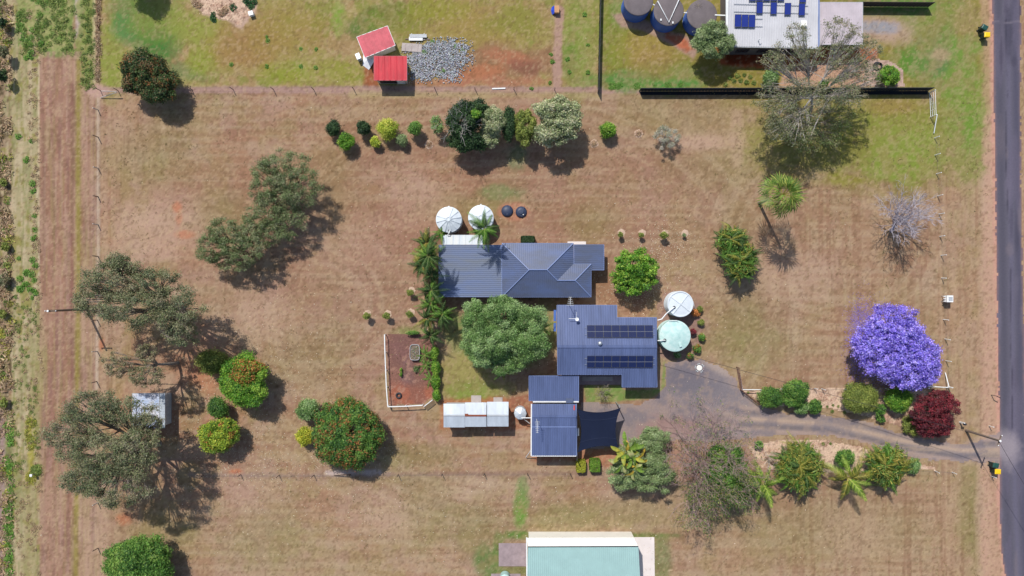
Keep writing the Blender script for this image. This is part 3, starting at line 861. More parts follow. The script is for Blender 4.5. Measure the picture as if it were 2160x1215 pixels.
# ---- flat link roof and garage
hC = thing('carport', 'flat slate-blue roof linking the solar house and the garage', 'carport', W(1168, 820))
slope_roof(hC, 1115.7, 793, 1220.6, 845.5, 2.55, 2.35, 'y', .25, M_BLUE)
for px, py in ((1119, 797), (1119, 842), (1217, 797), (1217, 842)):
    p = W(px, py, 2.3); MB().box((p.x, p.y, 1.11), (.1, .1, 2.22)).build('post', M_WHITE, hC)
gutter(hC, W(1124, 847.4, 2.28), W(1220.6, 847.4, 2.28), .09)
p = W(1201.5, 845, 2.52); MB().box((p.x, p.y, 2.5), (.9, .6, .1)).build('roof_box', M_BLUE2, hC)
hD = thing('garage', 'blue gable-roofed garage beside the navy shade sail', 'garage', W(1168, 906))
zg = 3.2
def D(px, py): return W(px, py, zg - .13 * abs(py - 878) / 16.8)
mb = MB(); ribbed(mb, [D(1122, 852), D(1215, 852), D(1215, 878), D(1122, 878)], (0, 1, 0), .28, .04); ribbed(mb, [D(1122, 878), D(1215, 878), D(1215.5, 961), D(1121.5, 961)], (0, 1, 0), .28, .04)
rD_ = mb.build('roof', M_BLUE, hD)
MB().bar(D(1122, 878) + V((0, 0, .03)), D(1215, 878) + V((0, 0, .03)), .3, .05).build('ridge_cap', M_BLUE, rD_)
MB().bar(D(1122, 900.5) + V((0, 0, .035)), D(1215, 900.5) + V((0, 0, .035)), .1, .03).build('sheet_lap', M_CAP, rD_)
gutter(hD, D(1121, 852) - V((0, 0, .02)), D(1120.5, 961) - V((0, 0, .02)), .085)
gutter(hD, D(1121, 962) - V((0, 0, .06)), D(1215.5, 962) - V((0, 0, .06)), .06)
gutter(hD, D(1216, 852) - V((0, 0, .04)), D(1216.3, 961) - V((0, 0, .04)), .05, M_CAP)
q0, q1 = D(1126, 857), D(1211, 955)
MB().box(((q0.x + q1.x) / 2, (q0.y + q1.y) / 2, 1.2), (q1.x - q0.x, q0.y - q1.y, 2.4)).build('wall', M_WALL, hD)
windows(hD, [(((q0.x + q1.x) / 2, q1.y - .02, 1.5), 1.4, .9, 'x')])
rdr = MB(); 
for k in range(12): rdr.box((q1.x + .03, (q0.y + q1.y) / 2, .1 + k * .18), (.05, 2.6, .165))
rdr.build('roller_door', M_CREAM, hD)
mb = MB(); mb.tube([D(1121, 950) - V((0, 0, .15)), D(1119.5, 953) - V((0, 0, .5)), W(1110, 964, .35), W(1109.5, 965, .02)], .05, 6); mb.build('downpipe', M_WHITE, hD)
p = D(1217, 915); MB().box((p.x + .18, p.y, 1.6), (.34, .95, .7)).build('air_conditioner', M_ALU, hD)
p = D(1211, 860); MB().box((p.x, p.y, p.z + .06), (.12, .6, .05)).build('red_strip', mat('red_lead', (206, 66, 50), .6), rD_)
p = D(1132, 884); mb = MB(); mb.tube([p, p + V((0, 0, 1.9))], .03, 6)
for k in range(6): mb.tube([p + V((-.3 + .03 * k, -.25 * k, 1.85)), p + V((.3 - .03 * k, -.25 * k, 1.85))], .016, 4)
mb.tube([p + V((0, .1, 1.83)), p + V((0, -1.35, 1.83))], .022, 5); mb.build('roof_aerial', M_WHITE, hD)

# ---- shade sail
sail = thing('shade_sail', 'navy fabric shade sail stretched between posts beside the blue garage', 'shade sail', W(1262, 907))
cz = (2.5, 2.9, 2.3, 2.5)
c4 = [W(1217.5, 863, cz[0]), W(1309, 860.5, cz[1]), W(1304.4, 944.5, cz[2]), W(1218.4, 954, cz[3])]
n = 22
mbv = []; mbf = []
for j in range(n + 1):
    for i in range(n + 1):
        u, v_ = i / n, j / n
        p = c4[0] * (1 - u) * (1 - v_) + c4[1] * u * (1 - v_) + c4[2] * u * v_ + c4[3] * (1 - u) * v_
        bu, bv = 4 * u * (1 - u), 4 * v_ * (1 - v_)
        cen = (c4[0] + c4[1] + c4[2] + c4[3]) / 4
        p = p + V((0, -1, 0)) * .5 * bu * (1 - 2 * v_) + V((1, 0, 0)) * .5 * bv * (1 - 2 * u) + V((0, 0, -.16)) * bu * bv
        mbv.append(p); mbf += [(j * (n + 1) + i, j * (n + 1) + i + 1, (j + 1) * (n + 1) + i + 1, (j + 1) * (n + 1) + i)] if i < n and j < n else []
fab = MB().add(mbv, mbf).build('fabric', M_SAIL, sail, True)
mb = MB()
for rj in (5, 17): mb.tube([mbv[rj * (n + 1) + i] + V((0, 0, .012)) for i in range(n + 1)], .022, 4)
mb.build('seam', mat('navy_seam', (36, 46, 72), .8), fab)
mb = MB()
ring = [mbv[i] for i in range(n + 1)] + [mbv[j * (n + 1) + n] for j in range(1, n + 1)] + [mbv[n * (n + 1) + i] for i in range(n - 1, -1, -1)] + [mbv[j * (n + 1)] for j in range(n - 1, -1, -1)]
mb.tube(ring, .028, 4); mb.build('hem', M_SAIL, fab)
for (px, py, hh) in ((1299, 848, 3.1), (1303, 948, 2.5), (1213, 960, 2.7), (1212, 857, 2.7)):
    b = W(px, py); k = [(1299, 848), (1303, 948), (1213, 960), (1212, 857)].index((px, py)); cc = (c4[1], c4[2], c4[3], c4[0])[k]
    MB().tube([b, b + V((0, 0, hh))], .07, 8).build('post', M_ALU if k == 0 else M_DARK, sail)
    MB().tube([b + V((0, 0, hh - .1)), cc], .014, 4).build('tension_cable', M_WIRE, sail)

# ---- corrugated zinc shed in three bays
hF = thing('shed', 'pale galvanised shed with three-bay gable roof and rust-stained ridge', 'shed', W(1004, 876))
def Fz(px, py): return W(px, py, 2.7 - .16 * abs(py - 876.5) / 16.7 * 1.2)
for k, (xa, xb, ya, yb) in enumerate(((935.6, 980.6, 851.5, 901.5), (981, 1026, 849, 900.2), (1027.4, 1072.6, 847.5, 899.6))):
    mb = MB(); ribbed(mb, [Fz(xa, ya), Fz(xb, ya), Fz(xb, 876.5), Fz(xa, 876.5)], (0, 1, 0), .16, .022); ribbed(mb, [Fz(xa, 876.5), Fz(xb, 876.5), Fz(xb, yb), Fz(xa, yb)], (0, 1, 0), .16, .022)
    r = mb.build('roof_bay', M_ZINC, hF)
    MB().bar(Fz(xa, 876.5) + V((0, 0, .02)), Fz(xb, 876.5) + V((0, 0, .02)), .22, .04).build('ridge_cap', M_ZINC2 if k != 1 else M_RUST, r)
q0, q1 = W(939, 855, 2.2), W(1069, 896, 2.2)
MB().box(((q0.x + q1.x) / 2, (q0.y + q1.y) / 2, 1.05), (q1.x - q0.x, q0.y - q1.y, 2.1)).build('wall', M_ZINC2, hF)
p = Fz(984, 874.4); MB().box(p + V((0, 0, .06)), (.42, .22, .03)).build('rust_patch', M_RUST, hF)
for x0, y0, x1, y1 in ((994, 834, 1015, 850), (1041, 838, 1060, 849)):
    MB().prism([W(x0, y0)[:], W(x1, y0)[:], W(x1, y1)[:], W(x0, y1)[:]], 0, .08).build('step_slab', M_CONC, hF)

# ---- tin shed under the gum trees
hG = thing('shed', 'small tin shed with mottled skillion roof under the gum trees', 'shed', W(325, 862))
slope_roof(hG, 279, 830, 336, 903, 2.5, 2.3, 'x', .2, mat('mottled_tin', (222, 214, 210), .5, .0, .2, .5, c2=(150, 172, 204)), 'roof', M_ZINC2)
mb = ribbed(MB(), [W(337, 830, 2.3), W(348, 830, 2.12), W(348, 903, 2.12), W(337, 903, 2.3)], (1, 0, 0), .2, .02); mb.build('lower_roof', M_ZINC, hG)
q0, q1 = W(283, 834, 2.1), W(344, 899, 2.1)
MB().box(((q0.x + q1.x) / 2, (q0.y + q1.y) / 2, 1.0), (q1.x - q0.x, q0.y - q1.y, 2.0)).build('wall', M_ZINC2, hG)

# ---- teal-roofed shed at the south edge
hT = thing('shed', 'large shed with teal main roof and cream front slope on a pale slab', 'shed', W(1230, 1200))
zt = 3.5
tz = lambda py: zt - .16 * max(0, py - 1153.5) / 17
mb = MB(); ribbed(mb, [W(1113.5, 1154, zt), W(1346.5, 1153, zt), W(1353, 1262, tz(1262)), W(1111, 1262, tz(1262))], (0, 1, 0), .25, .03); mb.build('roof', M_TEAL, hT)
mb = MB(); ribbed(mb, [W(1112, 1134.6, 3.1), W(1337, 1134, 3.1), W(1346.3, 1152.7, 3.48), W(1113.7, 1153.7, 3.48)], (0, 1, 0), .2, .02); mb.build('front_slope', M_CREAM, hT)
gutter(hT, W(1111, 1134, 3.05), W(1111.5, 1262, 2.6), .09)
gutter(hT, W(1113.5, 1153.4, 3.53), W(1346.5, 1152.5, 3.53), .05, M_FENCE)
q0, q1 = W(1116, 1139, 2.9), W(1340, 1258, 2.9)
MB().box(((q0.x + q1.x) / 2, (q0.y + q1.y) / 2, 1.2), (q1.x - q0.x, q0.y - q1.y, 2.4)).build('wall', M_CREAM, hT)
tag(MB().prism([W(1115, 1133)[:], W(1380, 1133)[:], W(1382, 1290)[:], W(1115, 1290)[:]], 0, .05).build('concrete_apron', M_SLAB), kind='structure')
tag(MB().prism([W(1052, 1145.5)[:], W(1112, 1145.5)[:], W(1112, 1194)[:], W(1052, 1194)[:]], 0, .07).build('concrete_pad', M_CONC2), kind='structure')
tag(MB().prism([W(1036, 1210)[:], W(1098, 1210)[:], W(1098, 1262)[:], W(1036, 1262)[:]], 0, .07).build('concrete_pad', M_CONC2), kind='structure')

# ---- red roofed sheds on the neighbour's land
hR1 = thing('shed', 'tilted shed with faded pinkish-red roof beside the gravel heap', 'shed', W(793, 92))
pts = [W(752.2, 78, 2.1), W(817.4, 54.3, 2.1), W(833.8, 95.5, 1.9), W(769.6, 121.8, 1.9)]
ribbed(MB(), pts, pts[3] - pts[0], .76, .02).build('roof', M_PINK, hR1)
mb = MB()
for i in range(4): mb.bar(pts[i] - V((0, 0, .07)), pts[(i + 1) % 4] - V((0, 0, .07)), .05, .15)
mb.build('fascia', M_WHITE, hR1)
cc = sum(pts, V()) / 4
MB().prism([((p - cc) * .9 + cc)[:] for p in pts], 0, 1.85).build('wall', M_CREAM, hR1)
hR2 = thing('shed', 'square shed with bright red roof below the faded one', 'shed', W(824, 146))
slope_roof(hR2, 789, 118.5, 858, 169.2, 2.2, 2.0, 'y', .76, M_RED, 'roof', M_PINK)
q0, q1 = W(793, 124, 1.9), W(855, 167, 1.9)
MB().box(((q0.x + q1.x) / 2, (q0.y + q1.y) / 2, .95), (q1.x - q0.x, q0.y - q1.y, 1.9)).build('wall', M_WALL, hR2)
dr = MB().box((q1.x - .8, q1.y - .03, .9), (1.1, .05, 1.7)).build('door', M_WHITE, hR2)
MB().box((q0.x + 1.4, q1.y - .03, .9), (2.2, .05, 1.2)).build('opening', M_DARK, hR2)
p = W(775, 128); mb = MB()
mb.add([p + V((-.5, .9, .05)), p + V((.8, 1.3, .9)), p + V((1.0, -.2, .5)), p + V((.2, -1.2, .04)), p + V((-.6, -.6, .04)), p + V((.2, .1, .6))], [(0, 1, 5), (1, 2, 5), (2, 3, 5), (3, 4, 5), (4, 0, 5)])
tag(mb.build('tarpaulin', mat('white_sheet', (224, 226, 236), .6)), 'white tarpaulin slumped between the two red roofed sheds', 'tarpaulin')
p = W(758, 123); tag(MB().box(p + V((0, 0, .4)), (.5, .7, .8), .4).box(p + V((0.02, 0, .83)), (.56, .76, .06), .4).build('storage_bin', M_ZINC), 'grey metal bin standing at the corner of the faded red shed', 'bin')

# ---- neighbour's grey house
hN = thing('house', 'pale grey ribbed-roof house with blue solar panels behind the gum', 'house', W(1640, 60))
def Nz(px, py): return W(px, py, 2.8 + .10 * (97 - py) / 17.5)
mb = MB(); ribbed(mb, [Nz(1534, -110), Nz(1726, -110), Nz(1726, 101), Nz(1534, 97)], (0, 1, 0), .3, .035)
M_GREYR = mat('pale_grey_roof', (196, 196, 200), .5, .05, .09, .5)
rN = mb.build('roof', M_GREYR, hN)
gutter(hN, Nz(1533, -110), Nz(1533, 97), .14); gutter(hN, Nz(1727, -110), Nz(1727, 101), .1, M_CAP); gutter(hN, Nz(1534, 98) - V((0, 0, .06)), Nz(1726, 102) - V((0, 0, .06)), .06, M_ZINC2)
slope_roof(hN, 1729.4, 4.7, 1820, 94, 2.6, 2.45, 'y', .22, mat('lilac_grey_roof', (184, 174, 180), .55, 0, .12, .7), 'verandah_roof', M_ZINC2)
q0, q1 = Nz(1540, -104), Nz(1721, 99)
yb = W(1600, 112, .6).y
MB().box(((q0.x + q1.x) / 2, (q0.y + yb) / 2, 1.3), (q1.x - q0.x, q0.y - yb, 2.6)).build('wall', M_WALLG, hN)
windows(hN, [((W(px, 108, 1.4).x, yb - .02, 1.5), 1.5, 1.0, 'x') for px in (1565, 1610, 1660)], M_DARK)
for px in (1733, 1775, 1817):
    p = W(px, 91, 2.3); MB().box((p.x, p.y, 1.17), (.1, .1, 2.34)).build('post', M_WHITE, hN)
def npan(px, py, wd=14.0, hg=25.5, tilt=.30):
    c = Nz(px, py) + V((0, 0, .22)); return solar_panel(hN, c, M(wd, 3), M(hg, 3), -(-.10) if False else .10, M_CELLB, rows=10)
for k in range(3): npan(1555.5 + 14.6 * k, 45 + .4 * k)
for k in range(4): npan(1601 + 29.6 * k, 17.5 + 1.4 * k, 13.4, 24)
for k in range(5): npan(1586 + 15 * k, -10)
npan(1692, -7)
for (xa, xb, yy) in ((1550, 1608, 39), (1550, 1608, 55), (1548, 1704, 9), (1548, 1704, 25)):
    MB().bar(Nz(xa, yy) + V((0, 0, .1)), Nz(xb, yy + .025 * (xb - xa)) + V((0, 0, .1)), .05, .05).build('mounting_rail', M_ALU, hN)
p = Nz(1694, 51); sk = MB().box(p + V((0, 0, .14)), (.72, .72, .26)).build('skylight', M_WHITE, hN)
MB().box(p + V((0, 0, .3)), (.55, .55, .06)).build('dome', M_CREAM, sk)
p = Nz(1599, 86); mb = MB(); mb.tube([p, p + V((0, 0, .7)), p + V((.12, .22, .8))], .05, 7); mb.build('flue', M_WHITE, hN)
mb = MB(); mb.tube([W(1508, 32, 2.4), W(1533, 33, 2.75)], .09, 8); mb.build('gutter_pipe', M_WHITE, hN)

# ---- water tanks
def tank(label, px, py, rpx, z, m_top, m_side, style='ribs', roof_h=.55, nrib=12, group=None):
    r = M(rpx, z)
    c = W(px, py, z); c.z = 0
    t = thing('water_tank', label, 'water tank', c, 0, group)
    prof = [(r, 0)]
    k = 10
    for i in range(k):
        za = z * i / k; zb = z * (i + 1) / k
        prof += [(r, za + .02), (r - .03, za + .06), (r - .03, zb - .06), (r, zb - .02)]
    prof += [(r, z)]
    MB().lathe(c, prof, 48).build('wall', m_side, t, True)
    top = MB().lathe(c, [(r + .04, z - .05), (r + .04, z + .02), (r * .97, z + .05), (r * .55, z + .05 + roof_h * .6), (r * .1, z + .05 + roof_h), (0, z + .06 + roof_h)], 48).build('lid', m_top, t, style == 'smooth')
    if style == 'ribs':
        for i in range(nrib):
            a = 2 * math.pi * i / nrib + .2
            d = V((math.cos(a), math.sin(a), 0))
            mb = MB(); mb.bar(c + d * r * .12 + V((0, 0, z + .07 + roof_h)), c + d * r * .97 + V((0, 0, z + .09)), .12, .14); mb.build('rib', m_top, top)
    if style == 'cross':
        for i in range(4):
            a = math.pi / 2 * i + R(52)
            d = V((math.cos(a), math.sin(a), 0))
            mb = MB(); mb.bar(c + d * .05 + V((0, 0, z + .1 + roof_h)), c + d * r * .93 + V((0, 0, z + .11)), .10, .09); mb.build('rib', m_top, top)
        MB().lathe(c + V((0, 0, z + .05)), [(r * .93, 0), (r * .93, .09), (r * 1.0, .09), (r * 1.0, 0)], 48).build('rim', m_top, top, False)
    if style == 'faint':
        for i in range(24):
            a = 2 * math.pi * i / 24
            d = V((math.cos(a), math.sin(a), 0))
            mb = MB(); mb.bar(c + d * r * .2 + V((0, 0, z + .05 + roof_h * .95)), c + d * r * .96 + V((0, 0, z + .06)), .05, .03); mb.build('rib', m_top, top)
        MB().box(c + V((r * .3, -r * .55, z + .3)), (.3, .6, .06), .3).build('hatch', m_top, top)
    return t, c, top
t1, c1_, l1 = tank('white ribbed round tank by the awning, without a palm over it', 946.6, 463.2, 26.6, 2.3, M_POLY, M_POLY)
t2, c2_, l2 = tank('white ribbed round tank half under a palm crown', 1014.3, 459.2, 26.2, 2.3, M_POLY, M_POLY)
for (cc, t, tip) in ((c1_, t1, (949, 487)), (c2_, t2, None)):
    MB().box(cc + V((0, M(26.6, 2.3) + .05, 2.2)), (.16, .18, .14)).build('overflow', M_WHITE, t)
mb = MB(); mb.tube([W(949, 486, 2.45), W(947, 492, 2.5), W(944, 496, 2.2)], .06, 7); mb.build('inlet_pipe', M_WHITE, t1)
MB().lathe(W(949, 486, 2.42), [(.2, 0), (.2, .06), (.11, .06), (.11, -.02)], 16).build('inlet_strainer', M_DARK, t1)
t3, c3_, l3 = tank('white round tank with cross-braced lid beside the solar house', 1435, 641.5, 26.8, 2.2, M_POLY, M_POLY, 'cross', .14)
t4, c4_, l4 = tank('pale green round tank beside the solar house', 1423.7, 708.5, 32.4, 2.2, M_POLYG, M_POLYG, 'faint', .3)
mb = MB(); mb.tube([W(1422, 648, 2.5), W(1405, 662, 2.6), W(1396, 673, 2.62), W(1387, 675.6, 2.6)], .07, 7); mb.build('inlet_pipe', M_WHITE, t3)
MB().lathe(W(1422, 648, 2.36), [(.17, 0), (.17, .08), (.1, .08), (.1, 0)], 16).build('inlet_strainer', M_DARK, t3)
mb = MB(); mb.tube([W(1462, 636, 1.2), W(1464, 645, .9), W(1467, 656, .05)], .05, 6); mb.build('overflow_pipe', M_WHITE, t3)
mb = MB(); mb.tube([W(1402, 717.6, 2.5), W(1387, 718.6, 2.6)], .07, 7); mb.build('inlet_pipe', M_WHITE, t4)
MB().lathe(W(1402, 717.6, 2.36), [(.2, 0), (.2, .1), (.12, .1), (.12, 0)], 16).build('inlet_strainer', M_DARK, t4)
mb = MB(); mb.tube([W(1411, 677, 2.4), W(1428, 676, 2.45), W(1431, 680, 2.3)], .04, 6); mb.build('overflow_pipe', M_WHITE, t4)
for (lb, px, py, rp) in (('blue round tank with grey lid cut by the picture edge beside the others', 1346.7, 2, 30.5), ('blue round tank with white V of pipes on its grey lid', 1410.5, 23, 31.2), ('blue round tank with plain grey lid nearest the grey house', 1480.8, 31, 31.2)):
    t, c, l = tank(lb, px, py, rp, 2.35, M_TTOP, M_TBLUE, 'smooth', .12)
    if 'V of' in lb:
        mb = MB(); mb.tube([W(1387, 2, 2.6), W(1411, 47, 2.62), W(1432, 0, 2.6), W(1436, -12, 2.6)], .07, 6); mb.build('pipe', M_WHITE, t)
        for q in ((1394, 42), (1419, 48)): MB().box(W(q[0], q[1], 2.45) + V((0, 0, .05)), (.16, .24, .1)).build('lid_fitting', M_WHITE, t)
        mb = MB(); mb.tube([W(1440, 26.5, 2.3), W(1451, 27.5, 2.3)], .07, 6); mb.build('link_pipe', M_WHITE, t)
    elif 'cut by' in lb:
        mb = MB(); mb.tube([W(1374, 8, 2.3), W(1381, 11, 2.3)], .07, 6); mb.build('link_pipe', M_WHITE, t)
    else:
        mb = MB()
        for a in range(9):
            an = a * .7; mb.tube([W(1473, 11, 2.52) + V((0, 0, 0)), W(1473 + 9 * math.cos(an), 11 + 7 * math.sin(an), 2.6)], .02, 4)
        mb.build('dead_branch', M_BARK, t)
# small galvanised tank with a cone lid
c = W(1097.5, 872, 1.6); c.z = 0
ts = thing('water_tank', 'small galvanised tank with cone lid between zinc shed and garage', 'water tank', c)
MB().lathe(c, [(.74, 0), (.74, .4), (.77, .42), (.74, .44), (.74, .9), (.77, .92), (.74, .94), (.74, 1.6)], 32).build('wall', M_ZINC2, ts, True)
MB().lathe(c, [(.8, 1.58), (.78, 1.62), (.06, 1.95), (0, 1.95)], 10).build('lid', M_ZINC, ts)
mb = MB(); mb.tube([W(1100, 881.5, 2.0), W(1121, 881.5, 2.3)], .06, 6); mb.build('inlet_pipe', M_WHITE, ts)
mb = MB(); mb.tube([W(1105, 884, 1.2), W(1117, 893, .4), W(1117, 893, .02)], .05, 6); mb.build('overflow_pipe', M_WHITE, ts)
# septic lids
for lb, px, py, rp in (('dark blue domed septic lid with one ridge, nearer the white tanks', 1069.9, 445.3, 12.4), ('dark blue domed septic lid with several fittings, farther from the white tanks', 1099.4, 447.4, 12.0)):
    c = W(px, py); r = M(rp)
    t = thing('septic_tank', lb, 'septic tank', c)
    MB().lathe(c, [(r, -.02), (r, .12), (r * .85, .28), (r * .5, .38), (r * .2, .42), (0, .42)], 28).build('dome', M_DOME, t, True)
    MB().bar(c + V((-.05, -.5, .3)), c + V((.35, .62, .28)), .16, .18).build('ridge', M_DOME, t)
    if 'several' in lb:
        MB().lathe(c + V((0, 0, .38)), [(.32, 0), (.3, .14), (0, .15)], 20).build('manhole', M_DOME, t)
        MB().bar(c + V((.1, -.6, .25)), c + V((-.2, .1, .42)), .2, .14).build('ridge', M_DOME, t)
        MB().lathe(c + V((.25, -.35, .28)), [(.08, 0), (.08, .1), (0, .1)], 10).build('vent_cap', M_CREAM, t)
# small teal tank at the bottom edge
c = W(1065, 1222, 1.2); c.z = .07
t = thing('water_tank', 'teal tank on a stained pad beside the teal roof shed', 'water tank', c)
MB().lathe(c, [(.62, 0), (.62, 1.2)], 28).build('wall', M_TEAL, t, True); MB().lathe(c, [(.66, 1.2), (.6, 1.26), (0, 1.42)], 28).build('lid', M_TEAL, t, True)

# ------------------------------------------------------------------ vegetation
def leaf_mesh(name, pts, nor, size, colors, aspect=.5, fold=.25, jit=.35):
    """N leaf-sized blades -> one mesh with per-leaf colour"""
    N = len(pts)
    r = rng.normal(size=(N, 3))
    n = nor + r * jit
    n /= np.linalg.norm(n, axis=1, keepdims=True) + 1e-9
    t = np.cross(n, rng.normal(size=(N, 3)))
    t /= np.linalg.norm(t, axis=1, keepdims=True) + 1e-9
    b = np.cross(n, t)
    s = (size * rng.uniform(.65, 1.35, N))[:, None]
    L = t * s * .5; Wd = b * s * .5 * aspect
    up = n * s * fold * .3
    V4 = np.stack([pts - L + Wd + up, pts + L, pts - L - Wd + up], 1).reshape(-1, 3)
    F = np.arange(3 * N).reshape(N, 3)
    C = np.repeat(colors, 3, axis=0)
    return raw_mesh(name, V4, F, C)

def fib_dirs(n, zmin=-.35):
    i = np.arange(n) + .5
    z = 1 - (1 - zmin) * i / n
    a = math.pi * (1 + 5 ** .5) * i + rng.uniform(0, 6)
    r = np.sqrt(np.maximum(0, 1 - z * z))
    return np.stack([r * np.cos(a), r * np.sin(a), z], 1)

GAIN = 1.0
FGAIN = 1.4
def pal(cols, n, clump_id=None, ncl=1, spread=.5, bright=.16):
    """per-leaf colours: each clump leans to one hue of the palette, each leaf varies"""
    c = np.array([lin(x) for x in cols])
    k = len(c)
    if clump_id is None: clump_id = np.zeros(n, int)
    base = rng.integers(0, k, ncl)
    pick = np.where(rng.random(n) < spread, rng.integers(0, k, n), base[clump_id])
    out = c[pick] * rng.normal(1, bright, (n, 1)).clip(.5, 1.6)
    return np.minimum(out * GAIN * (1 + rng.normal(0, .05, (n, 3))), .85)

PAL = dict(
    mango=[(62, 98, 44), (84, 118, 50), (50, 82, 40), (102, 130, 58)],
    mangodark=[(52, 72, 40), (66, 84, 44), (44, 62, 38), (84, 92, 54), (112, 88, 60)],
    gum=[(112, 116, 82), (126, 126, 96), (94, 102, 70), (130, 122, 98), (84, 96, 70)],
    gumdry=[(128, 120, 92), (110, 112, 80), (142, 128, 104), (96, 102, 72)],
    oak=[(94, 110, 68), (112, 124, 84), (80, 96, 58), (126, 130, 98)],
    bush=[(74, 112, 46), (96, 132, 58), (58, 94, 40), (120, 146, 70)],
    dark=[(48, 70, 42), (60, 84, 48), (38, 58, 38)],
    bright=[(84, 128, 40), (108, 146, 48), (64, 104, 36), (132, 158, 62)],
    lime=[(146, 160, 54), (170, 178, 70), (120, 140, 44), (190, 188, 90)],
    olivegum=[(104, 120, 68), (122, 134, 84), (88, 102, 60), (126, 124, 90)],
    limemix=[(132, 150, 50), (156, 166, 62), (100, 128, 42), (84, 112, 40)],
    gold=[(132, 128, 58), (152, 142, 68), (108, 112, 50)],
    greygreen=[(122, 138, 94), (142, 156, 114), (98, 116, 74), (112, 130, 84)],
    pale=[(150, 156, 118), (128, 138, 98), (172, 172, 140), (108, 122, 80)],
    olive=[(112, 124, 58), (132, 140, 70), (92, 104, 48)],
    silver=[(150, 150, 136), (128, 134, 112), (166, 160, 150)],
    maroon=[(100, 38, 46), (124, 46, 54), (76, 32, 42), (92, 52, 54)],
    jac=[(140, 124, 204), (122, 106, 192), (160, 146, 218), (102, 88, 168), (174, 162, 224)],
    soft=[(100, 130, 70), (122, 148, 92), (76, 104, 54), (136, 158, 108)],
    yellowbush=[(160, 164, 50), (178, 176, 64), (134, 142, 44)],
    rusty=[(172, 112, 62), (188, 128, 70), (148, 94, 54)],
    dryleaf=[(150, 150, 70), (170, 166, 84), (120, 130, 58), (148, 120, 82)],
)

def blobs_of(lobes, sub, rsub, shell=.62, zmin=-.3, even=False):
    """each lobe (world centre, radii) -> sub-clumps that give the crown its uneven outline"""
    out = []
    for c, r in lobes:
        d = fib_dirs(sub, zmin)
        d = d + rng.normal(0, .05 if even else .12, d.shape)
        for k in range(sub):
            f = shell * ((rng.uniform(.94, 1.04) if rng.random() < .88 else rng.uniform(1.06, 1.18)) if even else rng.uniform(.8, 1.15))
            rr = r * rsub * rng.uniform(.75, 1.25)
            out.append((c + d[k] * r * f, np.maximum(rr, r.min() * rsub * .6)))
    return out

def foliage(name, blobs, leaf, cover, palette, parent, base, aspect=.55, m=None, flush=None, flush_p=0, hollow=.35, jit=.65, spread=.5, core=None, bright=.18, fl_xy=None, zmin=-.45, fl_cell=0, fuzz=.13):
    ar = np.array([4 * math.pi * ((b[1][0] * b[1][1] * b[1][2]) ** (2 / 3)) for b in blobs])
    n = np.maximum((ar * cover / (leaf * leaf * aspect * .5)).astype(int), 12)
    P_, N_, I_ = [], [], []
    for i, (c, r) in enumerate(blobs):
        d = rng.normal(size=(n[i], 3)); d /= np.linalg.norm(d, axis=1, keepdims=True)
        low = d[:, 2] < zmin
        d[low, 2] *= -1
        rad = (hollow ** 3 + (1 - hollow ** 3) * rng.random(n[i])) ** (1 / 3)
        rad = rad * (1 + rng.normal(0, fuzz, n[i]))
        P_.append(c + d * r * rad[:, None]); N_.append(d + np.array([0, 0, .35])); I_.append(np.full(n[i], i))
    P_, N_, I_ = np.concatenate(P_), np.concatenate(N_), np.concatenate(I_)
    P_[:, 2] = np.maximum(P_[:, 2], .04)
    C = pal(palette, len(P_), I_, len(blobs), spread, bright)
    if flush is not None:
        fl = rng.random(len(blobs)) < flush_p
        if fl_xy is not None:
            cx, cy, rr = fl_xy
            fl = np.array([math.hypot(b[0][0] - cx, b[0][1] - cy) < rr for b in blobs])
        if fl_cell:
            ce = np.floor((P_ - P_.min(0)) / fl_cell).astype(int)
            fl = ((ce[:, 0] * 73856093 ^ ce[:, 1] * 19349663 ^ ce[:, 2] * 83492791) % 997) / 997.0 < flush_p * np.clip(4.5 * (fbm(P_[:, 0] / 1.6, P_[:, 1] / 1.6, 23, 2) - .32), 0, 2.2)
            I_ = np.arange(len(P_))
        sel = fl[I_] & (rng.random(len(P_)) < .5) & (N_[:, 2] > -.2)
        C[sel] = pal(flush, int(sel.sum())) * .75
    me = leaf_mesh(name, P_ - np.array(base), N_, leaf, C * FGAIN, aspect, jit=jit)
    o = link_mesh(name, me, m or LEAF, parent)
    return o

def bez(a, b, c, n=5):
    return [a * (1 - t) ** 2 + b * 2 * t * (1 - t) + c * t * t for t in [i / (n - 1) for i in range(n)]]

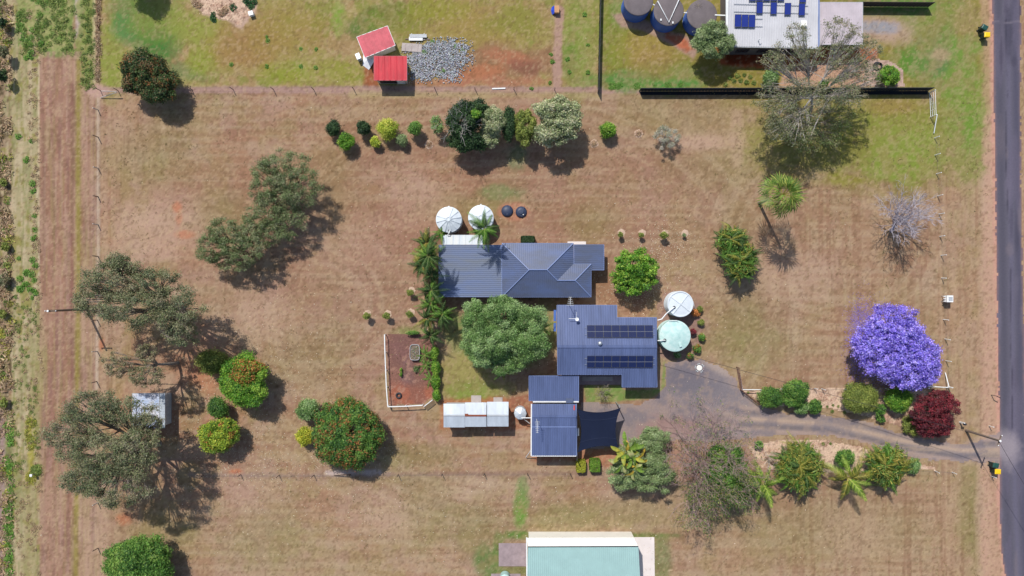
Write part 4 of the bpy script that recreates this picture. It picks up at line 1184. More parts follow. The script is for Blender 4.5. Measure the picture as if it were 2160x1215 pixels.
def limbs(base, blobs, fork_h, r0, parent, m, nl=5, twigs=3, lean=None, thin=1.0, name='trunk'):
    """trunk, main limbs and branches out to the clumps"""
    mb = MB()
    base = Vector(base)
    cen = np.mean([b[0] for b in blobs], axis=0)
    top = Vector((base.x + (cen[0] - base.x) * .45, base.y + (cen[1] - base.y) * .45, fork_h))
    if lean is not None: top += Vector(lean)
    mb.tube(bez(base, Vector((base.x, base.y, fork_h * .55)), top, 6), [r0 * (1.25 - .09 * i) for i in range(6)], 8)
    ang = [math.atan2(b[0][1] - top.y, b[0][0] - top.x) for b in blobs]
    order = np.argsort(ang)
    groups = np.array_split(order, min(nl, len(blobs)))
    for gidx in groups:
        if len(gidx) == 0: continue
        gc = Vector(np.mean([blobs[i][0] for i in gidx], axis=0))
        end = top.lerp(gc, .62)
        midp = top.lerp(end, .5) + Vector((random.uniform(-.3, .3), random.uniform(-.3, .3), .25))
        rl = r0 * .62
        mb.tube(bez(top, midp, end, 5), [rl * (1 - .09 * i) for i in range(5)], 6)
        for i in gidx:
            c = Vector(blobs[i][0]); rr = blobs[i][1]
            st = top.lerp(end, random.uniform(.55, 1.0))
            q = st.lerp(c, .5) + Vector((random.uniform(-.3, .3), random.uniform(-.3, .3), random.uniform(-.1, .35)))
            rb = rl * .42 * thin
            pts = bez(st, q, c, 5)
            mb.tube(pts, [max(rb * (1 - .16 * j), .012) for j in range(5)], 5)
            for k in range(twigs):
                d = Vector(rng.normal(size=3)); d.z = abs(d.z) * .8; d.normalize()
                e = c + Vector((d.x * rr[0], d.y * rr[1], d.z * rr[2])) * .95
                s0 = pts[random.choice((2, 3, 4))]
                mb.tube([s0, s0.lerp(e, .5) + Vector((random.uniform(-.12, .12), random.uniform(-.12, .12), .06)), e], [rb * .42, rb * .3, .008], 4)
    return mb.build(name, m, parent)

def lobe(px, py, rx, ry, z, rz):
    """crown lobe seen at a pixel, its middle z metres up; rx, ry in photo pixels, rz in metres"""
    c = W(px, py, z)
    return (np.array(c), np.array([M(rx, z), M(ry, z), rz]))

KIND = dict(   # sub, rsub, shell, leaf, cover, palette, aspect, hollow, bark, limbs, twigs, fork
    mango=(26, .40, .66, .21, 1.2, 'mango', .55, .45, M_BARKD, 5, 1),
    gum=(30, .27, .74, .20, .50, 'gum', .42, .15, M_BARK, 7, 5),
    oak=(34, .22, .80, .21, .50, 'oak', .30, .1, M_BARKD, 8, 4),
    bush=(14, .46, .58, .17, 1.3, 'bush', .6, .4, M_BARKD, 4, 1),
    soft=(40, .26, .74, .18, .95, 'soft', .4, .25, M_BARK, 7, 3),
)
def tree(label, lobes, kind='bush', name='tree', cat='tree', base=None, palette=None, leaf=None, cover=None, sub=None, rsub=None, flush=None, flush_p=0, r0=None, fork=None, m=None, bark=None, twigs=None, fl_xy=None, shell=None, spread=.5, group=None, aspect=None, hollow=None, bright=.18, fl_cell=0, fuzz=.2, even=False):
    ks, kr, kh, kl, kc, kp, ka, kho, kb, knl, ktw = KIND[kind]
    L = [lobe(*l) for l in lobes]
    cen = np.mean([l[0] for l in L], axis=0)
    bp = W(*base) if base else Vector((cen[0], cen[1], 0))
    bp.z = 0
    t = thing(name, label, cat, bp, 0, group)
    bl = blobs_of(L, sub or ks, rsub or kr, shell or kh, even=even)
    ht = cen[2]
    rm = max(l[1][0] for l in L)
    limbs(bp, bl, fork or max(.12, min(ht * .55, min(l[0][2] - l[1][2] * .6 for l in L))), r0 or max(.02, .045 * rm + .01), t, bark or kb, knl, ktw if twigs is None else twigs)
    foliage('crown', bl, leaf or kl, cover or kc, PAL[palette or kp], t, bp, aspect or ka, m, flush, flush_p, hollow if hollow is not None else kho, fl_xy=fl_xy, spread=spread, bright=bright, fl_cell=fl_cell, fuzz=fuzz)
    return t

FL = [(150, 104, 62), (168, 118, 70), (134, 88, 54)]
FLY = [(170, 170, 54), (186, 180, 70)]
# -- western trees
tree('dark rust-tinged mango tree growing over the northern fence corner', [(305, 148, 46, 44, 2.9, 2.0), (335, 180, 42, 44, 2.5, 1.7), (292, 175, 34, 30, 2.4, 1.5)], 'mango', 'mango_tree', palette='mangodark', leaf=.22, flush=FL, flush_p=.16, fl_cell=.5, sub=34, rsub=.3, hollow=.3)
tree('northern needle-leaved she-oak of the three in the open lawn', [(598, 352, 62, 36, 4.3, 1.3), (562, 380, 36, 52, 3.9, 1.3), (628, 392, 52, 42, 4.5, 1.4), (596, 420, 56, 32, 3.5, 1.0)], 'oak', 'sheoak_tree', sub=30, base=(626, 420), r0=.16, rsub=.21, fuzz=.3)
tree('middle and smallest needle-leaved she-oak of the three in the lawn', [(560, 450, 50, 36, 3.3, 1.0), (604, 466, 44, 38, 3.3, 1.0), (570, 492, 50, 28, 2.9, .8)], 'oak', 'sheoak_tree', sub=30, base=(600, 478), r0=.13, rsub=.21, fuzz=.3)
tree('southern needle-leaved she-oak with broad crown in the open lawn', [(478, 490, 48, 34, 4.1, 1.3), (446, 524, 34, 34, 3.7, 1.2), (512, 522, 46, 34, 4.1, 1.3), (534, 492, 36, 34, 3.7, 1.0), (490, 548, 52, 26, 3.1, .8)], 'oak', 'sheoak_tree', sub=30, base=(535, 540), r0=.17, rsub=.21, fuzz=.3)
tree('large grey-green gum with spreading crown standing across the track fence', [(240, 585, 66, 50, 8.2, 1.8), (330, 600, 58, 40, 8.4, 1.8), (200, 630, 50, 40, 7.6, 1.6), (290, 650, 70, 44, 8.6, 2.0), (375, 660, 56, 50, 8.6, 2.2), (255, 560, 26, 26, 8.0, 1.2), (385, 705, 40, 26, 8.0, 1.4)], 'gum', 'gum_tree', sub=24, rsub=.24, fuzz=.3, base=(385, 650), r0=.32, fork=3.5)
tree('thin half-bare gum between the two big grey gums', [(250, 770, 34, 28, 6.5, 1.2), (310, 745, 28, 26, 6.2, 1.3), (310, 795, 40, 24, 6.4, 1.2)], 'gum', 'gum_tree', sub=22, rsub=.22, fuzz=.3, base=(375, 765), r0=.18, palette='gumdry', cover=.5, twigs=7)
tree('large grey-green gum overhanging the small tin shed', [(200, 860, 70, 40, 8.4, 1.8), (270, 870, 60, 38, 8.2, 1.6), (150, 920, 56, 56, 7.8, 1.8), (215, 960, 70, 54, 8.8, 2.2), (290, 950, 60, 52, 9.0, 2.2), (250, 1030, 70, 44, 8.4, 1.8), (175, 1010, 52, 40, 8.0, 1.6), (320, 895, 30, 26, 8.0, 1.2)], 'gum', 'gum_tree', sub=24, rsub=.24, fuzz=.3, base=(335, 935), r0=.34, fork=3.8)
tree('lime-green mango tree with patches of rust new growth', [(515, 782, 48, 40, 3.0, 1.9), (522, 820, 48, 38, 2.8, 1.8), (490, 800, 30, 40, 2.6, 1.6)], 'mango', 'mango_tree', palette='bright', flush=PAL['rusty'], flush_p=.36, sub=34, rsub=.3, fl_xy=(W(524, 783, 3).x, W(524, 783, 3).y, 1.5))
tree('dark shrubby tree tucked behind the lime-green mango', [(452, 762, 34, 26, 2.0, 1.2)], 'bush', 'small_tree', palette='olive', sub=20, cover=.9, leaf=.2)
tree('compact deep-green bush between the two rust-flecked mangoes', [(461, 860, 23, 22, 1.4, 1.1)], 'bush', 'bush', 'bush', palette='mango')
tree('yellow-green young mango with rusty leaves near the tin shed', [(460, 918, 42, 40, 2.2, 1.5), (478, 905, 26, 26, 2.4, 1.3)], 'mango', 'mango_tree', palette='limemix', flush=PAL['rusty'], flush_p=.16, fl_cell=.6, sub=30, rsub=.3)
tree('round pale-edged bush beside the largest domed mango', [(650, 865, 27, 25, 1.5, 1.2)], 'bush', 'bush', 'bush', palette='soft')
tree('lime-yellow shrub touching the largest domed mango', [(643, 920, 18, 20, 1.1, .8)], 'bush', 'bush', 'bush', palette='yellowbush')
tree('broad domed mango tree dotted all over with red-brown shoots', [(735, 915, 72, 74, 2.7, 2.4)], 'mango', 'mango_tree', flush=FL, flush_p=.36, fl_cell=.38, sub=110, rsub=.17, shell=.86, even=True)
tree('dense green domed mango at the southern edge', [(292, 1182, 70, 52, 2.8, 2.3), (300, 1220, 66, 50, 2.6, 2.0)], 'mango', 'mango_tree', sub=60, rsub=.22, shell=.8, palette='bush', even=True)
# -- row north of the houses
for lb, px, py, r, z, p in (('dark conical young shrub at the far end of the northern row', 704, 270, 15, 1.2, 'dark'), ('bright young shrub below the dark one ending the row', 731, 298, 18, 1.1, 'bright'), ('dark small shrub beside the lime one in the northern row', 767, 270, 15, 1.1, 'dark'),
                          ('tiny lime shrub between two bigger ones of the row', 792, 300, 12, .8, 'lime'), ('yellow-green rounded shrub of the northern row', 819, 273, 22, 1.5, 'lime'), ('small blue-green shrub below the yellow-green one', 848, 296, 13, .9, 'greygreen'),
                          ('neat dark-green shrub standing before the sparse sapling', 876, 271, 15, 1.3, 'bush')):
    tree(lb, [(px, py, r, r, z, z * .8)], 'bush', 'shrub', 'shrub', palette=p, leaf=.14, cover=1.1)
tree('sparse leggy sapling next to the big northern thicket', [(921, 265, 18, 24, 1.6, 1.2)], 'bush', 'sapling', 'sapling', palette='soft', cover=.55, sub=12, rsub=.3, leaf=.15, twigs=3)
tree('dark fine-leaved tree forming the thicket end with grey twigs inside', [(975, 255, 36, 42, 3.6, 1.9), (985, 300, 40, 24, 2.8, 1.5), (1005, 235, 34, 22, 3.4, 1.4)], 'bush', 'tree', palette='dark', sub=26, rsub=.32, shell=.7, leaf=.2, cover=1.0)
tree('bright green leafy sapling poking out of the dark thicket', [(1003, 240, 10, 10, 5.3, .5)], 'bush', 'sapling', 'sapling', palette='bright', leaf=.16, sub=8)
tree('olive small-leaved tree beside the dark thicket end', [(1040, 256, 26, 34, 3.2, 1.4), (1028, 292, 24, 20, 2.6, 1.0)], 'bush', 'tree', palette='pale', sub=22, rsub=.3, shell=.7)
tree('narrow very dark tree squeezed between olive and lime ones', [(1074, 262, 15, 34, 2.4, 1.3)], 'bush', 'tree', palette='dark', sub=16)
tree('lime feathery tree next to the big grey-leaved one', [(1106, 268, 24, 38, 3.0, 1.7)], 'bush', 'tree', palette='olive', sub=30, rsub=.26, shell=.72, leaf=.18)
tree('broad grey-leaved tree at the house end of the thicket', [(1172, 235, 48, 30, 4.0, 1.6), (1168, 275, 42, 32, 3.6, 1.8), (1195, 255, 32, 38, 3.6, 1.5)], 'bush', 'tree', palette='pale', sub=28, rsub=.28, shell=.74, leaf=.22, cover=1.0)
tree('bright round shrub standing alone in the lawn near the thicket', [(1283, 274, 17, 17, 1.1, .9)], 'bush', 'shrub', 'shrub', palette='bright')
tree('silvery fine-twigged shrub standing alone past the round one', [(1405, 290, 28, 27, 1.4, 1.0)], 'oak', 'shrub', 'shrub', palette='silver', sub=22, cover=.5, leaf=.17, bark=M_BARKP, r0=.05)
# -- round the houses
tree('round bright-green broadleaf tree at the end of the hipped house', [(1338, 565, 46, 38, 2.9, 1.5), (1336, 588, 44, 34, 2.6, 1.3)], 'bush', 'tree', palette='bright', sub=60, rsub=.2, shell=.8, leaf=.24, cover=1.1)
tree('billowy grey-green tree filling the courtyard between the roofs', [(1010, 680, 34, 36, 4.6, 1.6), (1060, 660, 40, 32, 5.2, 1.8), (1110, 680, 42, 36, 4.6, 1.6), (1040, 715, 48, 38, 5.2, 1.9), (1110, 725, 46, 38, 4.6, 1.7), (1025, 752, 32, 26, 4.0, 1.4), (1065, 640, 24, 18, 4.6, 1.2), (1000, 650, 24, 20, 4.2, 1.1), (1070, 765, 40, 24, 3.6, 1.2), (1000, 720, 26, 32, 3.8, 1.2)], 'soft', 'tree', sub=22, rsub=.33, cover=.8, fuzz=.16, r0=.24, spread=.35, bright=.3)
tree('grey-green rounded tree behind the big paddle-leaved plant', [(1350, 965, 62, 46, 2.9, 1.6), (1370, 1000, 56, 38, 2.7, 1.5), (1378, 925, 34, 26, 2.5, 1.2), (1322, 1000, 40, 34, 2.4, 1.3)], 'soft', 'tree', palette='greygreen', sub=40, rsub=.22, fuzz=.22, leaf=.2, r0=.2)
tree('green leafy understorey bush below the half-bare deciduous tree', [(1535, 962, 40, 30, 3.6, 1.4), (1525, 1005, 44, 36, 3.6, 1.5), (1545, 1040, 38, 26, 3.0, 1.2)], 'bush', 'bush', 'bush', palette='bush', sub=22, rsub=.3, shell=.7, leaf=.2)
for lb, x0, y0, x1, y1, z, p in (('clipped yellow-green box hedge below the garage', 1216, 971, 1236, 998, 1.0, 'yellowbush'), ('clipped mid-green box hedge below the garage', 1244, 969, 1267, 997, 1.1, 'bright'), ('clipped dark hedge block beside the northern gutter', 1099, 497, 1128, 512, 1.0, 'dark')):
    a, b = W(x0, y0, z), W(x1, y1, z)
    c = (a + b) / 2; c.z = 0
    t = thing('hedge', lb, 'hedge', c)
    sx, sy = (b.x - a.x) / 2, (a.y - b.y) / 2
    N = 2600
    q = rng.uniform(-1, 1, (N, 3)); ax = rng.choice(3, N, p=[.3, .3, .4]); sg = np.where(rng.random(N) < .5, -1, 1); sg[ax == 2] = 1
    q[np.arange(N), ax] = sg
    nn = np.zeros((N, 3)); nn[np.arange(N), ax] = sg
    q = q / np.maximum(1, (np.abs(q) ** 6).sum(1) ** (1 / 6))[:, None]
    q = q * rng.uniform(.9, 1.03, (N, 1))
    pts = q * np.array([sx, sy, z / 2]) + np.array([0, 0, z / 2]); pts[:, 2] = np.maximum(pts[:, 2], .03)
    link_mesh('leaves', leaf_mesh('leaves', pts, nn, .12, pal(PAL[p], N, bright=.2), .6, jit=.5), LEAF, t)
    MB().box((c.x, c.y, z * .46), (sx * 1.72, sy * 1.72, z * .86)).build('inner_twigs', M_BARKD, t)
# -- neighbour's side
tree('grey-green feathery tree between the blue tanks and grey house', [(1500, 72, 36, 26, 3.6, 1.3), (1502, 100, 34, 26, 3.2, 1.2), (1478, 90, 18, 18, 3.0, 1.0), (1530, 90, 18, 20, 3.0, 1.0)], 'soft', 'tree', palette='greygreen', sub=22, rsub=.3, leaf=.2)
tree('large sparse gum with pale limbs leaning over the dark fence', [(1680, 70, 30, 24, 8.4, 1.1), (1770, 60, 40, 26, 9.0, 1.2), (1800, 90, 36, 30, 8.6, 1.2), (1670, 120, 46, 34, 8.0, 1.4), (1740, 120, 56, 30, 8.4, 1.3), (1800, 140, 44, 26, 8.0, 1.2), (1650, 230, 46, 44, 7.0, 1.5), (1710, 215, 54, 44, 7.4, 1.5), (1760, 190, 50, 30, 7.6, 1.3), (1690, 180, 40, 20, 7.6, 1.1), (1680, 275, 46, 30, 6.6, 1.2), (1628, 130, 34, 28, 7.6, 1.1), (1618, 205, 34, 34, 7.0, 1.2), (1838, 108, 26, 26, 8.2, 1.0), (1832, 160, 32, 28, 7.8, 1.1), (1790, 205, 40, 30, 7.4, 1.2), (1640, 270, 34, 30, 6.4, 1.1)], 'gum', 'gum_tree', palette='gum', sub=16, base=(1703, 240), cover=.2, leaf=.19, rsub=.27, fuzz=.35, twigs=2, r0=.2, fork=3.4, bark=M_BARKP)
tree('low lacy olive-green gum spreading over the lawn below the dark fence', [(1640, 232, 38, 34, 3.6, 1.0), (1648, 278, 38, 30, 3.4, .9), (1692, 262, 42, 40, 3.8, 1.0), (1700, 300, 44, 26, 3.2, .9), (1745, 282, 40, 34, 3.4, .9), (1772, 250, 32, 32, 3.4, .9)], 'gum', 'gum_tree', palette='olivegum', sub=20, base=(1700, 258), cover=.17, rsub=.27, fuzz=.35, twigs=1, r0=.14, fork=1.6)
tree('round glossy green shrub in the gravel bed by the dark fence', [(1874, 161, 23, 22, 1.2, 1.0)], 'bush', 'shrub', 'shrub', palette='bright', sub=26, rsub=.3, shell=.74, leaf=.16)
tree('small grey-green bush in front of the dark fence', [(1624, 165, 17, 16, 1.0, .8)], 'bush', 'shrub', 'shrub', palette='soft')
tree('tiny dark green shrub at the foot of the leaning gum', [(1737, 176, 11, 7, .6, .4)], 'bush', 'shrub', 'shrub', palette='bush', leaf=.12)
# -- drive-side planting
for lb, ls, p, sb in (('broad-leaved dark green shrub beside the rusty gate', [(1625, 838, 26, 24, 1.2, 1.0)], 'mango', 20), ('taller fine-leaved rounded shrub next to the gate-side one', [(1678, 824, 28, 24, 1.6, 1.2), (1672, 842, 22, 16, 1.3, .9)], 'bush', 26), ('low pale green shrub spilling toward the drive', [(1690, 858, 17, 16, .8, .6)], 'soft', 16),
                      ('small clipped green dome beside the drive', [(1718, 857, 15, 15, .8, .7)], 'mango', 18), ('wide olive domed shrub above the drive bend', [(1812, 840, 37, 30, 1.5, 1.2)], 'olive', 40), ('small upright green shrub next to the olive dome', [(1855, 864, 13, 13, .8, .6)], 'bush', 12), ('lowest tiny shrub at the drive edge under the upright one', [(1857, 884, 10, 8, .5, .4)], 'mango', 10),
                      ('vivid green round shrub under the purple blossom', [(1896, 842, 29, 26, 1.3, 1.1)], 'bright', 28), ('low olive bush at the foot of the maroon tree', [(1928, 905, 24, 14, .6, .5), (1915, 890, 14, 16, .6, .5)], 'olive', 12),
                      ('bushy dark shrub between the clump palms', [(1782, 964, 20, 18, 1.1, .9)], 'bush', 18), ('light green spreading plant at the end of the palm bed', [(1926, 982, 17, 17, .7, .5)], 'soft', 16), ('small green shrub beside the dead twiggy one', [(1600, 938, 11, 9, .6, .5)], 'bush', 10)):
    tree(lb, ls, 'bush', 'shrub', 'shrub', palette=p, sub=sb, rsub=.34, shell=.7, leaf=.15, even=True)
tree('deep maroon-leaved tree where the driveway meets the verge', [(1968, 868, 46, 40, 2.3, 1.5), (1982, 845, 28, 24, 2.2, 1.0), (1968, 898, 42, 24, 1.8, 1.1)], 'bush', 'tree', palette='maroon', sub=90, rsub=.15, shell=.84, leaf=.17, cover=1.3, fuzz=.35)
tree('purple-flowering jacaranda in full bloom beside the road fence', [(1880, 690, 54, 48, 4.2, 1.8), (1862, 740, 62, 54, 4.0, 1.8), (1905, 770, 60, 48, 4.0, 1.7), (1945, 750, 36, 44, 3.8, 1.5), (1840, 720, 40, 46, 3.6, 1.4), (1900, 720, 52, 50, 4.4, 1.8), (1950, 775, 32, 38, 3.6, 1.4), (1925, 800, 40, 24, 3.2, 1.2)], 'soft', 'jacaranda_tree', palette='jac', sub=60, rsub=.17, shell=.84, leaf=.2, cover=.8, fuzz=.34, m=PETAL, aspect=.7, even=True, bark=M_BARKD, r0=.22, base=(1862, 738), hollow=.3, bright=.2)

# -- bare and half-bare trees: recursive branching
def grow(mb, p, d, L, r, depth, tips, spread=.55, bend=.12, up=.05, kids=(2, 3), shrink=.74):
    pts = [p]; q = p.copy(); dd = d.copy()
    n = 4
    for k in range(n):
        dd = (dd + V(rng.normal(0, bend, 3)) + V((0, 0, up))).normalized()
        q = q + dd * L / n; pts.append(q.copy())
    rr = [max(r * (1 - .12 * k), .011) for k in range(n + 1)]
    mb.tube(pts, rr, 5 if depth > 1 else 4, cap=False)
    if depth == 0:
        tips.append(q.copy()); return
    for k in range(random.randint(*kids)):
        nd = (dd + V(rng.normal(0, spread, 3))).normalized()
        st = pts[random.choice((2, 3, 4, 4))]
        grow(mb, st, nd, L * random.uniform(shrink - .12, shrink + .1), r * .62, depth - 1, tips, spread, bend, up, kids, shrink)
def fit_grow(mb, base, top_c, radii, r0, depth, nlimb, first, kids, spread, h_fork, shrink=.74, up=.05):
    """branches from a fork that head for points spread over an ellipsoidal crown"""
    tips = []
    fork = V((base.x, base.y, h_fork)) + (V((top_c[0] - base.x, top_c[1] - base.y, 0)) * .25)
    mb.tube(bez(base, V((base.x, base.y, h_fork * .6)), fork, 5), [r0 * (1.2 - .08 * k) for k in range(5)], 8)
    dirs = fib_dirs(nlimb, .05)
    for k in range(nlimb):
        tgt = V(np.array(top_c) + dirs[k] * np.array(radii))
        d = (tgt - fork)
        grow(mb, fork, d.normalized(), d.length * first, r0 * .5, depth, tips, spread, .10, up, kids, shrink)
    return tips
b = W(1879, 486)
t = thing('bare_tree', 'leafless grey tree near the roadside fence casting branching shadows', 'tree', b)
mb = MB(); tips = fit_grow(mb, b, W(1907, 434, 4.4), (2.9, 2.9, 2.2), .2, 5, 13, .38, (2, 3), .40, 1.0)
mb.build('trunk', mat('silver_bark', (174, 168, 178), .85, 0, .15, 3), t)
b = W(1480, 985)
t = thing('tree', 'half-bare deciduous tree with tangled grey twigs overhanging the drive', 'tree', b)
mb = MB(); tips = fit_grow(mb, b, W(1498, 978, 4.2), (6.6, 7.6, 1.6), .16, 5, 30, .42, (2, 3), .44, 1.2)
mb.build('trunk', mat('brown_grey_bark', (158, 134, 130), .9, 0, .2, 3), t)
T_ = np.array([tuple(x) for x in tips])
lr = (T_[:, 0] - b.x) * .5 - (T_[:, 1] - b.y)
sel = T_[rng.random(len(T_)) < np.where(lr > .5, .7, .22)]
pts = np.repeat(sel, 9, axis=0) + rng.normal(0, .2, (len(sel) * 9, 3))
link_mesh('crown', leaf_mesh('crown', pts - np.array(b), np.tile([0, 0, 1.], (len(pts), 1)), .15, pal(PAL['dryleaf'] + PAL['olive'] + PAL['bush'], len(pts)) * 1.15, .5, jit=.9), LEAF, t)
for lb, px, py, rpx, hh, mt in (('dead grey twiggy shrub beside the first clump palm', 1620, 965, 26, 1.4, 'pale_bark'), ('leafless small tree on the lawn square beside the porch', 1268, 822, 17, 2.2, 'grey_bark')):
    b = W(px, py + 4); t = thing('bare_shrub', lb, 'shrub', b)
    mb = MB(); fit_grow(mb, b, b + V((0, 0, hh * .55)), (M(rpx), M(rpx), hh * .5), .04, 3, 9, .5, (2, 3), .4, .2)
    mb.build('trunk', MATS[mt], t)
b = W(965, 268); t = thing('bare_shrub', 'bleached dead branches showing in the dark thicket tree', 'branches', b)
mb = MB(); fit_grow(mb, b, W(965, 262, 5.0), (1.8, 1.9, .9), .07, 3, 10, .55, (2, 3), .4, 2.6); mb.build('trunk', M_BARKP, t)

# -- small mulched shrubs
RINGM = mat('straw_mulch', (186, 160, 140), .95, 0, .18, 5, .6, 12)
def ring_disc(c, r, seed):
    mb = MB(); rr = random.Random(seed); n = 18
    mb.add([(c.x, c.y, .05)] + [(c.x + r * rr.uniform(.85, 1.15) * math.cos(2 * math.pi * k / n), c.y + r * rr.uniform(.85, 1.15) * math.sin(2 * math.pi * k / n), .018) for k in range(n)], [(0, k + 1, (k + 1) % n + 1) for k in range(n)])
    return mb
for px, py, r, z, p, lb in ((1309, 495, 6, 1.1, 'olive', 'first'), (1352.5, 496, 6.5, 1.1, 'olive', 'second'), (1400, 497, 9, 1.4, 'olive', 'third'), (1443, 496, 5, .7, 'greygreen', 'last'), (773, 666, 9, 1.4, 'olive', 'a'), (816, 666, 9, 1.4, 'olive', 'b'), (865, 663, 8, 1.2, 'olive', 'c'), (866, 617, 8, 1.2, 'olive', 'd')):
    e = {'first': 'mulched sapling of the lawn row, closest to the hipped house lean-to', 'second': 'mulched sapling of the lawn row, second from the lean-to', 'third': 'bushiest mulched sapling of the lawn row by the broadleaf tree', 'last': 'nearly leafless mulched sapling ending the lawn row', 'a': 'olive mulched sapling farthest from the palms, above the vegetable garden', 'b': 'olive mulched sapling in the middle of the row above the vegetable garden', 'c': 'olive mulched sapling right beside the palms, above the vegetable garden', 'd': 'olive mulched sapling standing alone beside the palms and carport'}[lb]
    t = tree(e, [(px, py, r, r * .9, z * .75, z * .35)], 'bush', 'sapling', 'sapling', palette=p, leaf=.1, sub=9, cover=.7 if lb == 'last' else 1.2, bright=.25)
    g_ = W(px + 2, py - 4); ring_disc(g_, M(8), int(px)).build('mulch_ring', RINGM, t)
for px, py in ((1347, 282), (1253, 303), (905, 305)):
    b = W(px, py); t = thing('dry_tuft', {1347: 'dry pale tussock between the round shrub and the silvery one', 1253: 'dry brown tussock beside the grey-leaved tree shadow', 905: 'straw patch with dead stems below the sparse sapling'}[px], 'tussock', b)
    N = 260; d = rng.normal(size=(N, 3)) * [.22, .22, .12]; d[:, 2] = np.abs(d[:, 2]) + .04
    link_mesh('blades', leaf_mesh('blades', d, np.tile([0, 0, 1.], (N, 1)), .22, pal([(196, 172, 142), (170, 140, 112), (140, 110, 84)], N), .2, jit=.9), LEAF, t)
    ring_disc(b, M(9), px).build('mulch_ring', RINGM, t)

# ------------------------------------------------------------------ palms and big-leaved plants
def frond_mesh(name, L, wd, droop, cols, npairs=22, fold=.3, lw=.07):
    """a feather frond along +x from the origin, arching down; shared by many fronds"""
    vs = []; fs = []; cs = []
    def spine(t):
        return V((L * t * (1 - .12 * droop * t), 0, L * (.42 * t - (.42 + .42 * droop) * t * t)))
    rr = random.Random(name)
    c0 = [lin(c) for c in cols]
    for i in range(8):
        a, b_ = spine(i / 8), spine((i + 1) / 8); w0 = .035 * (1 - i / 9)
        k = len(vs); vs += [a + V((0, w0, 0)), a - V((0, w0, 0)), b_ - V((0, w0 * .85, 0)), b_ + V((0, w0 * .85, 0))]; fs.append((k, k + 1, k + 2, k + 3)); cs += [c0[-1] * 1.1] * 4
    for i in range(npairs):
        t = .12 + .88 * (i + .5) / npairs
        p = spine(t); tg = (spine(min(1, t + .02)) - spine(t - .02)).normalized()
        ln = wd * (math.sin(math.pi * min(1, .18 + .8 * t)) ** .6) * rr.uniform(.85, 1.1)
        for s in (-1, 1):
            d = (V((0, s, 0)) * .85 + tg * (.45 + .5 * t) + V((0, 0, -fold * rr.uniform(.6, 1.5)))).normalized()
            e = p + d * ln + V((0, 0, -ln * .18)); wv = tg * lw
            mdp = p + d * ln * .5 + V((0, 0, ln * .04))
            k = len(vs); vs += [p - wv * .5, p + wv * .5, mdp + wv * .55, e, mdp - wv * .55]; fs.append((k, k + 1, k + 2, k + 3, k + 4))
            c = c0[rr.randrange(len(c0) - 1)] * rr.uniform(.7, 1.3) * 1.15; cs += [c] * 5
    me = bpy.data.meshes.new(name); me.from_pydata([tuple(v_) for v_ in vs], [], fs); me.update()
    color_attr(me, np.array(cs)); me.materials.append(LEAF)
    return me
def fan_mesh(name, L, cols, seg=15):
    """a fan leaf: yellow stalk, then pleated fingers that droop at the tips"""
    vs = []; fs = []; cs = []
    rr = random.Random(name); c0 = [lin(c) for c in cols]; st = L * .5
    sp = lambda x: V((x, 0, .35 * x - .28 * x * x / L))
    for i in range(3):
        a, b_ = sp(st * i / 3), sp(st * (i + 1) / 3); k = len(vs)
        vs += [a + V((0, .03, 0)), a - V((0, .03, 0)), b_ - V((0, .025, 0)), b_ + V((0, .025, 0))]; fs.append((k, k + 1, k + 2, k + 3)); cs += [lin((178, 168, 84))] * 4
    h = sp(st)
    for i in range(seg):
        a = -1.75 + 3.5 * i / (seg - 1); r_ = L * .52 * (1 - .12 * abs(a)) * rr.uniform(.85, 1.1)
        d = V((math.cos(a), math.sin(a), 0)); n_ = V((-d.y, d.x, 0)); w_ = .042 * L * .5
        m_ = h + d * r_ * .6 + V((0, 0, .02 * (i % 2))); e = h + d * r_ + V((0, 0, -r_ * rr.uniform(.25, .6)))
        k = len(vs); vs += [h, m_ + n_ * w_, e, m_ - n_ * w_]; fs.append((k, k + 1, k + 2, k + 3))
        c = c0[rr.randrange(len(c0))] * rr.uniform(.75, 1.3); cs += [c] * 4
    me = bpy.data.meshes.new(name); me.from_pydata([tuple(v_) for v_ in vs], [], fs); me.update()
    color_attr(me, np.array(cs)); me.materials.append(LEAF)
    return me
def paddle_mesh(name, L, wd, cols, bend=.5, stalk=.35):
    vs = []; fs = []; cs = []
    rr = random.Random(name); c0 = [lin(c) for c in cols]
    n = 9
    st = L * stalk
    sp = lambda x: V((x, 0, (x) * .9 - bend * x * x / L))
    for i in range(3):
        a, b_ = sp(st * i / 3), sp(st * (i + 1) / 3); k = len(vs)
        vs += [a + V((0, .03, 0)), a - V((0, .03, 0)), b_ - V((0, .03, 0)), b_ + V((0, .03, 0))]; fs.append((k, k + 1, k + 2, k + 3)); cs += [c0[0] * 1.1] * 4
    base = len(vs)
    for i in range(n + 1):
        t = i / n; p = sp(st + (L - st) * t); wv = wd * .5 * max(.03, math.sin(math.pi * min(.97, t * .9 + .08)) ** .7)
        j = rr.uniform(-.05, .05)
        vs += [p + V((j, wv, wv * .22)), p, p + V((-j, -wv, wv * .22))]
        c = c0[rr.randrange(len(c0))] * rr.uniform(.85, 1.15); cs += [c, c * 1.15, c]
    for i in range(n):
        k = base + 3 * i
        fs += [(k, k + 1, k + 4, k + 3), (k + 1, k + 2, k + 5, k + 4)]
    me = bpy.data.meshes.new(name); me.from_pydata([tuple(v_) for v_ in vs], [], fs); me.update()
    color_attr(me, np.array(cs)); me.materials.append(LEAF)
    return me
